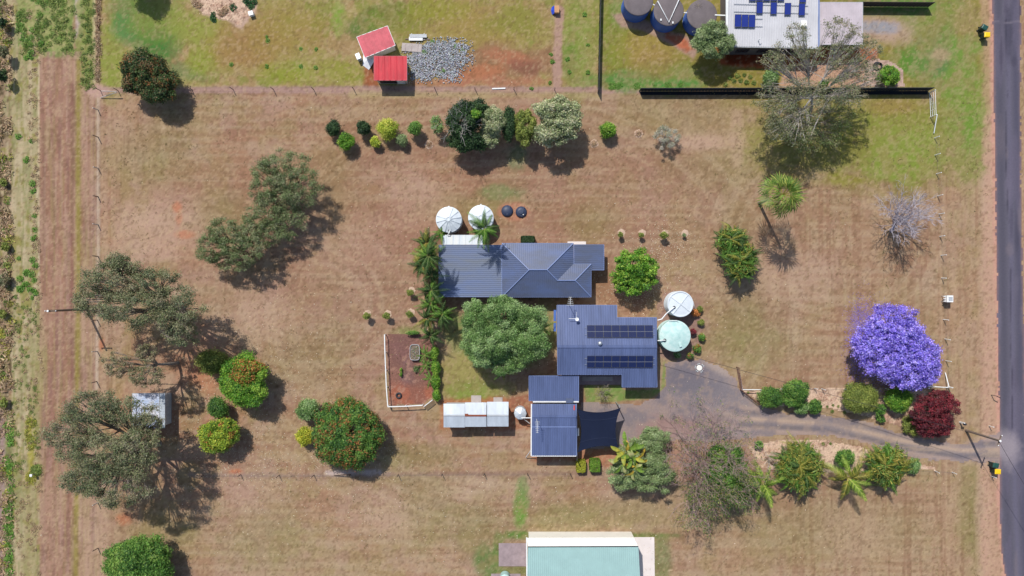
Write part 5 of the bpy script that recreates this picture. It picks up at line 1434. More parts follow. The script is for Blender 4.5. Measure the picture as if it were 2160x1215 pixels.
def place_leaf(me, nm, parent, at, az, tilt, sc_=1.0, roll=0.0):
    """at: world point of attachment; az heading; tilt up from horizontal"""
    o = link_mesh(nm, me, None, parent)
    o.location = V(at) - parent.location
    o.rotation_mode = 'QUATERNION'
    o.rotation_quaternion = Quaternion((0, 0, 1), az) @ Quaternion((0, 1, 0), -tilt) @ Quaternion((1, 0, 0), roll)
    o.scale = (sc_,) * 3
    return o
GP = [(84, 126, 46), (108, 146, 58), (66, 104, 40), (150, 158, 88)]
GD = [(62, 92, 46), (82, 110, 54), (50, 76, 42), (128, 136, 84)]
GY = [(124, 128, 52), (150, 144, 62), (98, 110, 46), (176, 160, 84)]
GL = [(124, 152, 58), (148, 172, 72), (98, 128, 46), (176, 176, 96)]
FR = {}
for nm, cols, L, wd, dr, fo in (('green', GP, 2.0, .46, .9, .45), ('dark', GD, 2.0, .5, 1.0, .5), ('gold', GY, 2.0, .52, 1.15, .5), ('lime', GL, 2.0, .5, .7, .35)):
    FR[nm] = [frond_mesh(nm + '_frond_%d' % k, L * (1 + .1 * k), wd * (1 + .08 * k), dr * (.8 + .35 * k), cols, 26, fo, .05) for k in range(3)]
FR['fan'] = [fan_mesh('fan_leaf_%d' % k, 2.0, [(96, 128, 50), (122, 150, 62), (76, 106, 42), (150, 158, 76)]) for k in range(3)]
def palm(label, px, py, z, rpx, n, sets, base=None, name='palm_tree', cat='palm', trunk=.11, tiltr=(-.1, 1.0), crownshaft=False):
    top = W(px, py, z)
    bp = W(*base) if base else V((top.x, top.y, 0))
    t = thing(name, label, cat, bp)
    MB().tube(bez(bp, V((bp.x, bp.y, z * .6)), top, 6), [trunk * (1.25 - .07 * k) for k in range(6)], 8).build('trunk', M_BARK, t)
    if crownshaft:
        MB().tube([top - V((0, 0, .5)), top + V((0, 0, .15))], [trunk * .9, trunk * .6], 8).build('crownshaft', mat('palm_shaft', (140, 156, 86), .6), t)
    Lr = M(rpx, z) / 2.0
    for k in range(n):
        az = 2.399963 * k + random.uniform(-.25, .25)
        f = k / max(1, n - 1)
        ti = tiltr[0] + (tiltr[1] - tiltr[0]) * f + random.uniform(-.12, .12)
        place_leaf(random.choice(FR[random.choice(sets)]), 'frond', t, top, az, ti, Lr * random.uniform(.85, 1.15) / max(.6, math.cos(max(0, ti)) ** .3), random.uniform(-.3, .3))
    return t
def palm_clump(label, stems, sets, name='palm_clump', cat='palm', lobes=(), pc='olive'):
    """stems: (px, py, z, rpx, n)"""
    c = sum((W(s[0], s[1], s[2]) for s in stems), V()) / len(stems); c.z = 0
    t = thing(name, label, cat, c)
    if lobes: foliage('leaflets', blobs_of([lobe(*l) for l in lobes], 26, .3, .7), .62, .62, PAL[pc] + PAL['gold'] + PAL['mango'], t, c, .16, hollow=.2, jit=.8, fuzz=.25, spread=.7)
    for (px, py, z, rpx, n) in stems:
        top = W(px, py, z); bp = V((c.x + (top.x - c.x) * .6, c.y + (top.y - c.y) * .6, 0))
        MB().tube(bez(bp, bp.lerp(top, .5), top, 5), [.06, .055, .05, .045, .04], 6).build('stem', MATS['palm_shaft'], t)
        Lr = M(rpx, z) / 2.0
        for k in range(n):
            az = 2.4 * k + random.uniform(-.3, .3); ti = random.uniform(-.3, .9)
            place_leaf(random.choice(FR[random.choice(sets)]), 'frond', t, top, az, ti, Lr * random.uniform(.85, 1.2), random.uniform(-.5, .5))
    return t
mat('palm_shaft', (140, 156, 86), .6)
palm('tall single-trunk fan of green fronds standing alone in the east lawn', 1650, 411, 7.4, 50, 22, ['fan'], (1601, 428), trunk=.16, tiltr=(-.6, 1.25))
palm('single palm leaning over the second white tank', 1022, 483, 6.0, 34, 16, ['dark', 'green'], (1024, 497), crownshaft=True)
palm('lime-fronded young palm beside the half-bare deciduous tree', 1606, 1018, 2.6, 44, 11, ['lime'], tiltr=(-.2, .9))
palm('yellow-green young palm between the two clump palms', 1788, 1008, 2.6, 46, 12, ['lime', 'gold'], tiltr=(-.2, .9))
def ring_stems(px, py, rx, ry, n, z, rpx, nf):
    out = [(px, py, z + .3, rpx, nf)]
    for k in range(n):
        a = 2.4 * k; f = math.sqrt((k + .5) / n)
        out.append((px + rx * f * math.cos(a), py + ry * f * math.sin(a), z * random.uniform(.72, 1.05) * (1.1 - .3 * f), rpx * random.uniform(.85, 1.15), nf))
    return out
palm_clump('dense green palm clump in the lawn with red fruit stalks', ring_stems(1542, 505, 22, 22, 5, 3.2, 27, 9) + ring_stems(1562, 550, 24, 28, 7, 3.2, 28, 9), ['dark', 'green', 'dark', 'gold'], lobes=[(1543, 508, 34, 30, 2.6, 1.2), (1562, 552, 36, 36, 2.6, 1.2)], pc='bush')
palm_clump('wide golden cane palm clump next to the dead twiggy shrub', ring_stems(1686, 984, 42, 42, 16, 3.2, 29, 8), ['gold', 'gold', 'green', 'dark'], lobes=[(1686, 982, 54, 54, 2.4, 1.5)])
palm_clump('golden cane palm clump at the driveway end of the bed', ring_stems(1868, 982, 36, 34, 14, 3.0, 27, 8), ['gold', 'gold', 'green', 'dark'], lobes=[(1868, 982, 46, 44, 2.2, 1.4)])
for lb, px, py, z, r, n, st in (('shaggy palm at the top corner of the flat carport roof', 900, 512, 4.2, 32, 14, ['dark', 'gold']), ('bright green palm beside the middle of the carport roof', 904, 540, 7.4, 34, 14, ['green', 'dark']), ('drooping palm with brown fronds beside the carport', 890, 560, 3.8, 30, 12, ['dark', 'gold']), ('tall palm shading the carport lower corner', 910, 580, 4.4, 26, 10, ['dark']),
                             ('palm at the carport lower corner with silvery frond', 910, 612, 4.2, 30, 13, ['dark', 'green']), ('dark palm below the carport corner', 908, 642, 3.4, 28, 12, ['dark', 'green']), ('leaning palm touching the courtyard tree', 932, 664, 3.4, 28, 13, ['dark', 'green']), ('palm above the vegetable garden corner', 902, 672, 3.0, 26, 11, ['dark', 'gold']), ('small palm inside the vegetable garden corner', 908, 708, 2.6, 24, 10, ['green', 'dark']),
                             ('low leafy palm behind the first white tank', 930, 492, 2.0, 20, 9, ['green'])):
    palm(lb, px, py, z, r, int(n * 1.5), st, trunk=.08, tiltr=(-.5, 1.0))
palm('bronze-tipped small palm below the courtyard tree', 1062, 782, 2.2, 24, 10, ['gold', 'green'], trunk=.06)
palm('green palm squeezed between courtyard tree and solar house', 1140, 690, 2.6, 24, 10, ['green'], trunk=.06)
# giant paddle-leaved plant and bananas
PD = [paddle_mesh('paddle_%d' % k, 1.7, .5, c, .55 + .2 * k, .3) for k, c in enumerate(([(96, 128, 50), (118, 144, 58)], [(166, 160, 62), (140, 148, 60)], [(176, 172, 120), (150, 160, 96)], [(200, 164, 66), (170, 150, 60)]))]
def paddle_clump(label, spots, n, scale, sets, name, cat):
    c = sum((W(*s) for s in spots), V()) / len(spots); c.z = 0
    t = thing(name, label, cat, c)
    for s in spots:
        top = W(*s); MB().tube([V((top.x, top.y, 0)), top], [.09, .06], 7).build('stem', MATS['palm_shaft'], t)
        for k in range(n):
            place_leaf(PD[random.choice(sets)], 'leaf', t, top, 2.4 * k + random.uniform(-.4, .4), random.uniform(-.5, .8), scale * random.uniform(.8, 1.2), random.uniform(-.9, .9))
    return t
paddle_clump('giant paddle-leaved plant with yellowing leaves beside the shade sail', [(1318, 952, 3.9), (1335, 965, 4.1), (1315, 975, 3.8), (1338, 985, 3.9), (1325, 945, 3.9)], 9, 1.0, [0, 0, 1, 1, 2, 3], 'paddle_leaf_plant', 'plant')
paddle_clump('large-leaved plants growing under the half-bare tree', [(1560, 990, 2.6), (1545, 1010, 2.6)], 8, .9, [0, 0, 1], 'paddle_leaf_plant', 'plant')
paddle_clump('single big-leaved plant poking out below the courtyard tree', [(1052, 760, 3.2)], 6, .9, [0, 0, 1], 'paddle_leaf_plant', 'plant')
for lb, px, py, r in (('spiky plant hanging over the trough in the vegetable garden', 896, 748, 20), ('spiky plant over the middle of the garden soil', 898, 770, 18), ('lower spiky plant over the garden soil', 908, 800, 18)):
    palm(lb, px, py, 1.2, r, 9, ['green'], name='spiky_plant', cat='plant', trunk=.04, tiltr=(0, .7))
tree('leafy vine hedge along the house side of the vegetable garden', [(917, 745, 9, 16, .8, .6), (919, 775, 10, 18, .8, .6), (919, 805, 10, 18, .8, .6), (921, 832, 9, 14, .8, .6)], 'bush', 'hedge', 'hedge', palette='bright', sub=14, leaf=.13)
tree('low leafy plant along the top edge of the garden', [(872, 702, 14, 5, .5, .4)], 'bush', 'plant', 'plant', palette='bush', sub=10, leaf=.12)
for k, (px, py, r, p) in enumerate(((1466, 660, 9, 'rusty'), (1478, 680, 8, 'olive'), (1462, 700, 7, 'maroon'), (1480, 712, 8, 'bush'), (1470, 735, 9, 'bush'), (1455, 750, 8, 'bush'), (1428, 748, 8, 'soft'), (1476, 652, 7, 'olive'))):
    tree(['rust-leaved plant at the cross-lidded tank foot', 'olive plant in the outer border curve between the two tanks', 'wine-coloured plant beside the pale green tank', 'green border plant outside the pale green tank', 'green border plant where the tank border turns', 'last green border plant towards the drive', 'pale bush below the pale green tank', 'olive plant on the outer curve by the cross-lidded tank'][k],
         [(px, py, r, r, .5, .4)], 'bush', 'border_plant', 'plant', palette=p, sub=9, leaf=.12, flush=PAL['rusty'] if p == 'bush' else None, flush_p=.2)

# ------------------------------------------------------------------ fences, poles, bins and small things
def wire_fence(label, posts, m=M_POST, hgt=1.15, r=.05, wires=3, white=None):
    a, b = W(*posts[0]), W(*posts[-1])
    t = thing('wire_fence', label, 'fence', (a + b) / 2)
    for k, q in enumerate(posts):
        p = W(*q); hh = hgt * random.uniform(.92, 1.06)
        dx, dy = random.uniform(-.04, .04), random.uniform(-.04, .04)
        MB().tube([p - V((0, 0, .05)), p + V((dx, dy, hh))], [r, r * .9], 7).build('post', white if (white and k % 2 == 0) else m, t)
    for j in range(wires):
        z = hgt * (.35 + .27 * j)
        MB().tube([W(*q) + V((0, r, z)) for q in posts], .006, 4).build('wire', M_WIRE, t)
    return t
wire_fence('old wire fence with split posts along the western track', [(207, 232), (207, 289.5), (207, 355), (207, 415), (207, 474), (207, 541), (206, 610), (205.5, 675), (205.4, 741), (204, 804.5), (205, 880), (206, 960), (206.5, 1060), (206.8, 1156), (207, 1240)], white=M_BARKP, r=.065)
wire_fence('wire fence dividing the brown lawn from the green paddock', [(212, 191), (249, 191), (325, 190), (405, 189), (492, 189), (577, 189), (661.5, 188.8), (746, 188), (832, 188.5), (918, 189), (1002, 188.7), (1084, 188.7), (1170, 190), (1262, 191)], r=.05)
wire_fence('thin-posted wire fence south of the domed mango', [(429, 1003), (508, 1001), (589, 1002), (662.5, 1002), (739.5, 1000.6), (840, 1000.6), (932.5, 999.5), (1021.4, 998.5), (1112.4, 998.5), (1202.4, 998)], r=.05, m=M_BARKD)
wire_fence('white-posted wire fence parallel to the road', [(1970.8, 291.4), (1971.8, 327.4), (1974.8, 367), (1977, 413.6), (1980, 451.6), (1982, 499), (1984.4, 538.7), (1985.8, 586.4), (1989.6, 673.8), (1992.7, 715), (1994.8, 761), (1998.5, 815)], m=M_WHITE, r=.055)
wire_fence('garden fence of pale posts along the mulch bed and shrubs', [(1604, 822), (1647, 820), (1718, 819), (1733, 820), (1781, 821.5), (1867, 819.5), (1957, 816), (1998, 816.5)], m=M_WHITE, r=.055, hgt=1.0)
wire_fence('short wire fence beside the palm bed end', [(1918, 991), (1972, 993), (2008, 996)], m=M_WHITE, r=.045, hgt=1.0)
# strainer corner braces
def brace(label, pts, m, r=.06):
    mb = MB()
    for a, b in pts: mb.tube([W(*a), W(*b)], r, 7)
    return tag(mb.build('fence_brace', m), label, 'fence brace')
brace('white strainer brace at the road fence corner', [((1994, 786, .1), (2002, 817, .95)), ((1957, 815, .75), (2000, 817.5, .85))], M_WHITE, .06)
brace('dark diagonal strainer brace south of the domed mango', [((705, 1003, .08), (738, 1000.6, .95))], M_BARKD, .06)
brace('white pipe brace running from the white frame gate to the road fence', [((1977, 241, 1.1), (1970, 281, .15))], M_WHITE, .06)
brace('timber brace at the northern track fence corner', [((214, 192, 1.0), (246, 193, .9)), ((212, 206, .1), (246, 195, .85))], M_BARKP, .05)
# dark sheet fences
def sheet_fence(label, x0, y0, x1, y1, hgt, npan, m=M_FENCE, name='sheet_fence'):
    a, b = W(x0, y0), W(x1, y1)
    t = thing(name, label, 'fence', (a + b) / 2)
    for k in range(npan):
        p, q = a.lerp(b, k / npan), a.lerp(b, (k + 1) / npan)
        d = (q - p).normalized(); nrm = V((-d.y, d.x, 0)); L = (q - p).length - .06
        mb = MB(); ns = max(4, int(L / .2)); vs = []; fs = []
        for i in range(ns + 1):
            o_ = nrm * (.025 if i % 2 else -.025); c = p + d * (.03 + L * i / ns) + o_
            vs += [c + V((0, 0, .03)), c + V((0, 0, hgt - .04))]
            if i: fs.append((2 * i - 2, 2 * i, 2 * i + 1, 2 * i - 1))
        mb.add(vs, fs).build('panel', m, t)
        MB().bar(p + V((0, 0, hgt - .02)) + d * .03, q + V((0, 0, hgt - .02)) - d * .03, .06, .05).build('top_rail', m, t)
    for k in range(npan + 1):
        p = a.lerp(b, k / npan); MB().box(p + V((0, 0, hgt / 2 + .01)), (.06, .06, hgt + .02)).build('post', m, t)
    return t
sheet_fence('long dark sheet-metal fence in front of the grey house', 1348, 192.5, 1957, 191.5, 1.4, 16)
sheet_fence('dark sheet-metal fence running up to the picture edge by the tanks', 1260.5, 196, 1266, -60, 1.45, 7)
sheet_fence('dark paling fence beside the grey house verandah at the top', 1806, 14, 1957, 15, 1.5, 5, mat('dark_paling', (66, 58, 56), .8, 0, .2, 3))
M_GATE = mat('brown_gate_steel', (116, 84, 72), .8, 0, .2, 6)
tag(MB().prism([W(1350, 192.6)[:], W(1957, 191.6)[:], W(1957, 199.5)[:], W(1352, 200.5)[:]], .004, .016).build('fence_shade_strip', mat('black_shade_strip', (30, 32, 38), .9, 0, .2, 2)), kind='structure')  # black strip added along the fence foot to deepen its shade
# white frame gate, rusty farm gates
def bar_gate(label, a, b, hgt, m, nbars, nm='gate', nst=3, r=.03):
    A, B_ = W(*a), W(*b)
    t = thing(nm, label, 'gate', (A + B_) / 2)
    fr = MB()
    fr.tube([A + V((0, 0, .12)), A + V((0, 0, hgt)), B_ + V((0, 0, hgt)), B_ + V((0, 0, .12)), A + V((0, 0, .12))], r, 6); fr.build('frame', m, t)
    for k in range(nbars):
        z = .12 + (hgt - .12) * (k + 1) / (nbars + 1); MB().tube([A + V((0, 0, z)), B_ + V((0, 0, z))], r * .7, 5).build('rail', m, t)
    for k in range(nst):
        q = A.lerp(B_, (k + 1) / (nst + 1)); MB().tube([q + V((0, 0, .12)), q + V((0, 0, hgt))], r * .7, 5).build('stile', m, t)
    for q in (A, B_): MB().tube([q, q + V((0, 0, hgt + .1))], r * 1.8, 7).build('gate_post', m, t)
    return t
bar_gate('white tube-frame gate at the end of the dark fence', (1960, 196), (1962, 247), 1.25, M_WHITE, 2)
bar_gate('rusty farm gate standing open across the forecourt edge', (1561, 822), (1553, 774), 1.15, M_GATE, 4, r=.026)
bar_gate('second rusty farm gate swung along the drive edge', (1564, 824), (1600, 852), .9, M_GATE, 3, r=.026)
brace('pale leaning stay beside the rusty gate', [((1561, 790, .9), (1567, 823, .2)), ((1565, 822, .9), (1604, 822, .9))], M_WHITE, .05)
# utility poles and cables
def pole(label, px, py, hgt, arm_ang, arm=.7):
    b = W(px, py)
    t = thing('utility_pole', label, 'utility pole', b)
    MB().tube([b, b + V((0, 0, hgt))], [.17, .12], 10).build('pole', M_POST, t)
    d = V((math.cos(arm_ang), math.sin(arm_ang), 0)); z = V((0, 0, hgt - .35))
    MB().bar(b + z - d * arm + V((.16, .0, 0)), b + z + d * arm + V((.16, .0, 0)), .1, .12).build('crossarm', M_POST, t)
    for s in (-.9, .9): MB().lathe(b + z + d * arm * s + V((.16, 0, .06)), [(.05, 0), (.07, .06), (.04, .12), (0, .13)], 10).build('insulator', M_WHITE, t)
    MB().lathe(b + V((0, 0, hgt)), [(.14, 0), (.12, .05), (0, .06)], 10).build('cap', M_WHITE, t)
    return b + V((0, 0, hgt - .3))
p1 = pole('timber power pole where the driveway meets the road', 2037.5, 907.5, 6.2, R(70))
p2 = pole('timber power pole hidden by gum foliage on the western track', 183, 652, 7.4, R(0))
def cable(label, a, b, sag, r=.022):
    a, b = V(a), V(b); n = 24
    mb = MB(); mb.tube([a.lerp(b, i / n) - V((0, 0, sag * 4 * (i / n) * (1 - i / n))) for i in range(n + 1)], r, 5)
    return tag(mb.build('power_line', M_DARK), label, 'power line')
cable('black service cable hanging from the roadside pole to the solar house', p1, B(1386, 733) + V((0, 0, .1)), .5)
cable('black overhead cable crossing the road from the pole', p1, W(2240, 1146, 5.9), .3)
# wheelie bins
def bin_(label, px, py, rz, lidc):
    b = W(px, py); t = thing('wheelie_bin', label, 'bin', b, rz)
    q = Matrix.Rotation(rz, 3, 'Z'); f = lambda *v_: b + q @ V(v_)
    dk = mat('bin_green', (32, 52, 48), .55, 0, .1, 4)
    mb = MB(); vs = []
    for z, hx, hy in ((.08, .22, .26), (.95, .29, .34), (1.0, .3, .35)):
        vs += [f(-hx, -hy, z), f(hx, -hy, z), f(hx, hy, z), f(-hx, hy, z)]
    mb.add(vs, [(3, 2, 1, 0)] + [(4 * j + i, 4 * j + (i + 1) % 4, 4 * j + 4 + (i + 1) % 4, 4 * j + 4 + i) for j in (0, 1) for i in range(4)]).build('body', dk, t)
    ml = mat('lid_' + lidc, {'yellow': (232, 190, 26), 'green': (34, 74, 66)}[lidc], .45, 0, .06, 4)
    mb = MB(); vs = []
    for z, hx, hy in ((1.0, .32, .38), (1.05, .31, .37), (1.1, .2, .26)):
        vs += [f(-hx, -hy, z), f(hx, -hy, z), f(hx, hy, z), f(-hx, hy, z)]
    lid = mb.add(vs, [(4 * j + i, 4 * j + (i + 1) % 4, 4 * j + 4 + (i + 1) % 4, 4 * j + 4 + i) for j in (0, 1) for i in range(4)] + [(8, 9, 10, 11)]).build('lid', ml, t)
    MB().tube([f(-.26, .42, 1.0), f(.26, .42, 1.0)], .025, 6).build('handle', dk, t)
    for s in (-.24, .24): MB().tube([f(s - .03, .28, .1), f(s + .03, .28, .1)], .1, 12).build('wheel', M_DARK, t)
    return t
bin_('dark green lidded bin at the driveway mouth beside the road', 2089, 977.5, R(80), 'green')
bin_('yellow lidded bin at the driveway mouth beside the road', 2093, 990.5, R(88), 'yellow')
bin_('dark green lidded bin at the northern kerb near the dark fence', 2066, 64, R(60), 'green')
bin_('yellow lidded bin at the northern kerb near the dark fence', 2071, 79.5, R(88), 'yellow')
# letterbox stand, roadside posts
b = W(1990, 630)
t = thing('letterbox', 'white letterbox cabinet on legs by the roadside fence', 'letterbox', b)
MB().box(b + V((0.1, 0, .95)), (.8, .85, .5)).build('cabinet', M_WHITE, t)
MB().box(b + V((0.16, 0, 1.215)), (.5, .5, .03)).build('lid', M_ZINC2, t)
for dy in (-.3, 0, .3):
    MB().bar(b + V((-.45, dy, .75)), b + V((-.1, dy, 1.22)), .1, .06).build('stay', M_WHITE, t)
for dx, dy in ((-.25, -.35), (.4, -.35), (-.25, .35), (.4, .35)): MB().box(b + V((dx, dy, .35)), (.06, .06, .7)).build('leg', M_ZINC2, t)
for lb, px, py, m, hh in (('black angled roadside post near the maroon tree', 2091, 833, M_DARK, 1.0), ('white roadside guide post above the driveway mouth', 2086, 898, M_WHITE, .9), ('white roadside guide post below the bins', 2091, 1004, M_WHITE, .9)):
    b = W(px, py); mb = MB(); mb.box(b + V((0, 0, hh / 2)), (.1, .05, hh)); mb.box(b + V((0, 0, hh - .02)), (.12, .07, .06)); 
    if m is M_DARK: mb.bar(b + V((0, 0, hh)), b + V((.5, -.25, hh)), .09, .09)
    tag(mb.build('guide_post', m), lb, 'post')
b = W(2024, 890); t = thing('meter_post', 'small white post with dark top beside the maroon tree', 'post', b)
MB().box(b + V((0, 0, .5)), (.16, .16, 1.0)).build('post', M_WHITE, t); MB().box(b + V((.05, -.12, .95)), (.36, .22, .2)).build('meter', M_DARK, t)
b = W(75, 999); t = thing('marker_post', 'white capped marker post among yellow weeds beside the field', 'post', b)
MB().tube([b, b + V((0, 0, .8))], .06, 8).build('post', M_POST, t); MB().box(b + V((0, 0, .85)), (.3, .3, .12)).build('cap', M_WHITE, t)
b = W(738, 772); tag(MB().tube([b, b + V((.06, 0, .5))], .035, 6).build('stake', M_POST), 'single short stake in the bare middle of the lawn', 'stake')
# pit lid in the forecourt
b = W(1475, 776); t = thing('drain_lid', 'white round drain lid ringed with stones on the forecourt', 'drain lid', b)
MB().lathe(b, [(.36, .0), (.36, .1), (.3, .13), (0, .13)], 24).build('lid', M_CREAM, t)
for k in range(16):
    a = 2 * math.pi * k / 16; r_ = .55 + random.uniform(-.05, .06)
    MB().lathe(b + V((r_ * math.cos(a), r_ * math.sin(a), 0)), [(.1, 0), (.09, .06), (.04, .1), (0, .1)], 7).build('stone', M_ZINC2 if k % 3 else M_CONC2, t)
# vegetable garden rails and beds
t = thing('garden_rail', 'white rail fence round two sides of the vegetable garden', 'fence', W(820, 780))
rp = [(814, 705), (815, 742), (816.5, 780), (818, 815), (821, 855), (857, 854), (893, 852)]
for q in rp: p = W(*q); MB().box(p + V((0, 0, .5)), (.08, .08, 1.0)).build('post', M_WHITE, t)
for a, b in zip(rp[:-1], rp[1:]):
    MB().bar(W(*a) + V((0, 0, 1.02)), W(*b) + V((0, 0, 1.02)), .11, .06).build('top_rail', M_WHITE, t)
    MB().tube([W(*a) + V((0, 0, .5)), W(*b) + V((0, 0, .5))], .012, 4).build('wire', M_WIRE, t)
a, b = W(896, 855), W(914, 841)
t = thing('gate', 'white slatted gate at the corner of the vegetable garden', 'gate', (a + b) / 2)
MB().bar(a + V((0, 0, 1.0)), b + V((0, 0, 1.0)), .07, .06).build('top_rail', M_WHITE, t)
for k in range(10): p = a.lerp(b, (k + .5) / 10); MB().box(p + V((0, 0, .5)), (.07, .03, .94), math.atan2(b.y - a.y, b.x - a.x)).build('slat', M_WHITE, t)
c = W(876, 742.5); t = thing('raised_bed', 'round-ended galvanised raised bed in the vegetable garden', 'raised bed', c)
oc = []
sx, sy = M(10.5), M(16.5)
for k in range(28):
    an = 2 * math.pi * k / 28; oc.append((c.x + sx * math.copysign(abs(math.cos(an)) ** .45, math.cos(an)), c.y + sy * math.copysign(abs(math.sin(an)) ** .45, math.sin(an))))
mb = MB(); n = 28
ic = [(c.x + (x - c.x) * .92, c.y + (y - c.y) * .95) for x, y in oc]
mb.add([(x, y, 0) for x, y in oc] + [(x, y, .55) for x, y in oc] + [(x, y, .55) for x, y in ic] + [(x, y, .4) for x, y in ic], [(j * n + k, j * n + (k + 1) % n, (j + 1) * n + (k + 1) % n, (j + 1) * n + k) for j in range(3) for k in range(n)]).build('rim', M_ZINC2, t)
MB().prism(ic, .3, .42).build('soil', mat('potting_soil', (128, 108, 92), .95, 0, .25, 6, .5, 20), t)
N = 260; q = rng.uniform(-1, 1, (N, 3)) * [sx * .8, sy * .8, .1] + [0, 0, .52]
link_mesh('seedlings', leaf_mesh('seedlings', q, np.tile([0, 0, 1.], (N, 1)), .14, pal(PAL['soft'] + PAL['silver'], N), .5, jit=.7), LEAF, t)
c = W(878, 778); t = thing('planter', 'triangular timber planter of herbs in the vegetable garden', 'planter', c)
tri = [W(870, 773), W(886, 770), W(877, 787)]
MB().prism([p[:] for p in tri], 0, .35).build('box', M_BARKD, t)
N = 200; q = np.array([np.array(c) + rng.normal(0, .2, 3) for _ in range(N)]) - np.array(c); q[:, 2] = .38 + np.abs(q[:, 2]) * .4
link_mesh('herbs', leaf_mesh('herbs', q, np.tile([0, 0, 1.], (N, 1)), .12, pal(PAL['soft'], N), .5, jit=.7), LEAF, t)
c = W(841.3, 833.8); t = thing('tyre_planter', 'black tyre lying on the red garden soil', 'tyre', c)
mb = MB(); mb.lathe(c, [(.2, .03), (.24, .02), (.36, .0), (.4, .06), (.4, .18), (.36, .24), (.25, .23), (.2, .18), (.2, .03)], 24); mb.build('tyre', M_DARK, t, True)
tree('short row of seedlings on the bare garden soil', [(846, 780, 3, 5, .3, .2), (846, 790, 3, 5, .3, .2)], 'bush', 'seedling_row', 'plant', palette='bright', sub=6, leaf=.1)
# things on the neighbour's land
c = W(869, 101); t = thing('concrete_panel', 'grey concrete slab lying at the gravel edge', 'slab', c)
MB().box(c + V((0, 0, .09)), (M(42), M(17), .14), R(-4)).build('slab', M_CONC, t)
for k in range(3): MB().box(c + V((-.8 + .8 * k, -.02, .17)), (.04, M(15), .02), R(-4)).build('joint', M_CONC2, t)
for lb, px, py, wx, wy, z, m in (('lilac-grey roofing sheet on the timber stack by the gravel', 882, 75.5, 36, 7, .32, M_ZINC2), ('white roofing sheet lying on the stack by the gravel', 877, 82, 29, 7, .26, M_WHITE)):
    p = W(px, py); mb = MB(); ribbed(mb, [W(px - wx / 2, py - wy / 2, z), W(px + wx / 2, py - wy / 2, z), W(px + wx / 2, py + wy / 2, z - .02), W(px - wx / 2, py + wy / 2, z - .02)], (1, 0, 0), .1, .015)
    mb.box(p + V((-.8, 0, z / 2 - .04)), (.1, M(wy), z - .09)); mb.box(p + V((.8, 0, z / 2 - .04)), (.1, M(wy), z - .09))
    tag(mb.build('roofing_sheet', m), lb, 'sheet')
p = W(881, 83); tag(MB().box(p + V((0, 0, .05)), (M(52), .12, .1), R(-1)).build('timber_plank', M_POST), 'long timber plank under the roofing sheets by the gravel', 'plank')
p = W(1052, 187); tag(MB().box(p + V((0, 0, .06)), (M(28), .16, .1), R(2)).build('plank', M_WHITE), 'white plank lying on red dirt along the northern fence', 'plank')
c = W(1172, 23); t = thing('crate', 'brown crate with a blue tarpaulin at the head of the mulch strip', 'crate', c)
MB().box(c + V((.12, 0, .3)), (.55, .85, .6)).box(c + V((.12, 0, .62)), (.6, .9, .05)).build('box', mat('crate_wood', (186, 142, 104), .85), t)
mb = MB(); mb.add([c + V((-.45, -.5, .03)), c + V((-.2, -.5, .5)), c + V((-.2, .5, .55)), c + V((-.5, .45, .04)), c + V((-.3, 0, .4)), c + V((-.6, 0, .05))], [(0, 1, 4), (1, 2, 4), (2, 3, 4), (3, 5, 4), (5, 0, 4)]); mb.build('tarpaulin', mat('blue_tarp', (42, 76, 196), .5), t)
c = W(1850, 140); t = thing('hose_coil', 'black hose coiled on the gravel bed by the grey house', 'hose', c)
for k in range(4):
    mb = MB(); r_ = .5 - .05 * k; mb.tube([c + V((r_ * math.cos(a) + .06 * k, r_ * 1.1 * math.sin(a), .06 + .07 * k)) for a in [i * .42 for i in range(16)]], .05, 6); mb.build('coil', M_DARK, t)
mb = MB(); mb.tube([c + V((-.4, -.3, .05)), c + V((-.7, -.6, .04)), c + V((-.45, -.8, .04)), c + V((-.75, -.9, .04))], .045, 6); mb.build('loose_end', M_DARK, t)
p = W(532, 31); tag(MB().box(p + V((0, 0, .25)), (.55, .5, .5), .3).box(p + V((0, 0, .53)), (.6, .55, .06), .3).build('pump_box', M_WHITE), 'white pump box at the edge of the northern mulch bed', 'box')
# fallen petals, leaf litter, stones: too many to count
def scatter(name, n, regions, size, cols, kind='stuff', aspect=.6, m=None, zz=.02):
    """regions: (px, py, rx, ry, weight)"""
    wts = np.array([r[4] for r in regions], float); wts /= wts.sum()
    k = rng.choice(len(regions), n, p=wts)
    rr = np.array([r[:4] for r in regions])[k]
    g2 = rng.normal(0, .5, (n, 2))
    X = rr[:, 0] + g2[:, 0] * rr[:, 2]; Y = rr[:, 1] + g2[:, 1] * rr[:, 3]
    pts = np.stack([(X - 1080) / S, (607.5 - Y) / S, np.full(n, zz) + rng.random(n) * .02], 1)
    o = link_mesh(name, leaf_mesh(name, pts, np.tile([0, 0, 1.], (n, 1)), size, pal(cols, n), aspect, jit=.3), m or LEAF)
    return tag(o, kind=kind)
o = scatter('fallen_petals', 7000, [(1810, 715, 24, 76, 3), (1830, 665, 36, 34, .9), (1860, 790, 70, 40, 1), (1820, 750, 30, 60, 1)], .09, [(150, 130, 214), (170, 150, 226), (130, 112, 190)], m=PETAL)
tag(o, 'lilac petals fallen on the lawn round the jacaranda', 'petals')
o = scatter('leaf_litter', 5200, [(1340, 600, 70, 60, 1.2), (1400, 520, 80, 60, .7), (1080, 700, 900, 420, 1.6), (560, 800, 150, 160, .9), (540, 980, 180, 60, .5), (720, 980, 200, 60, .5), (420, 900, 120, 160, .8), (1000, 1090, 700, 120, 1.0)], .13, [(216, 198, 168), (200, 176, 142), (226, 212, 188)], aspect=.5)
tag(o, 'dry pale leaves scattered over the brown lawn', 'leaf litter')
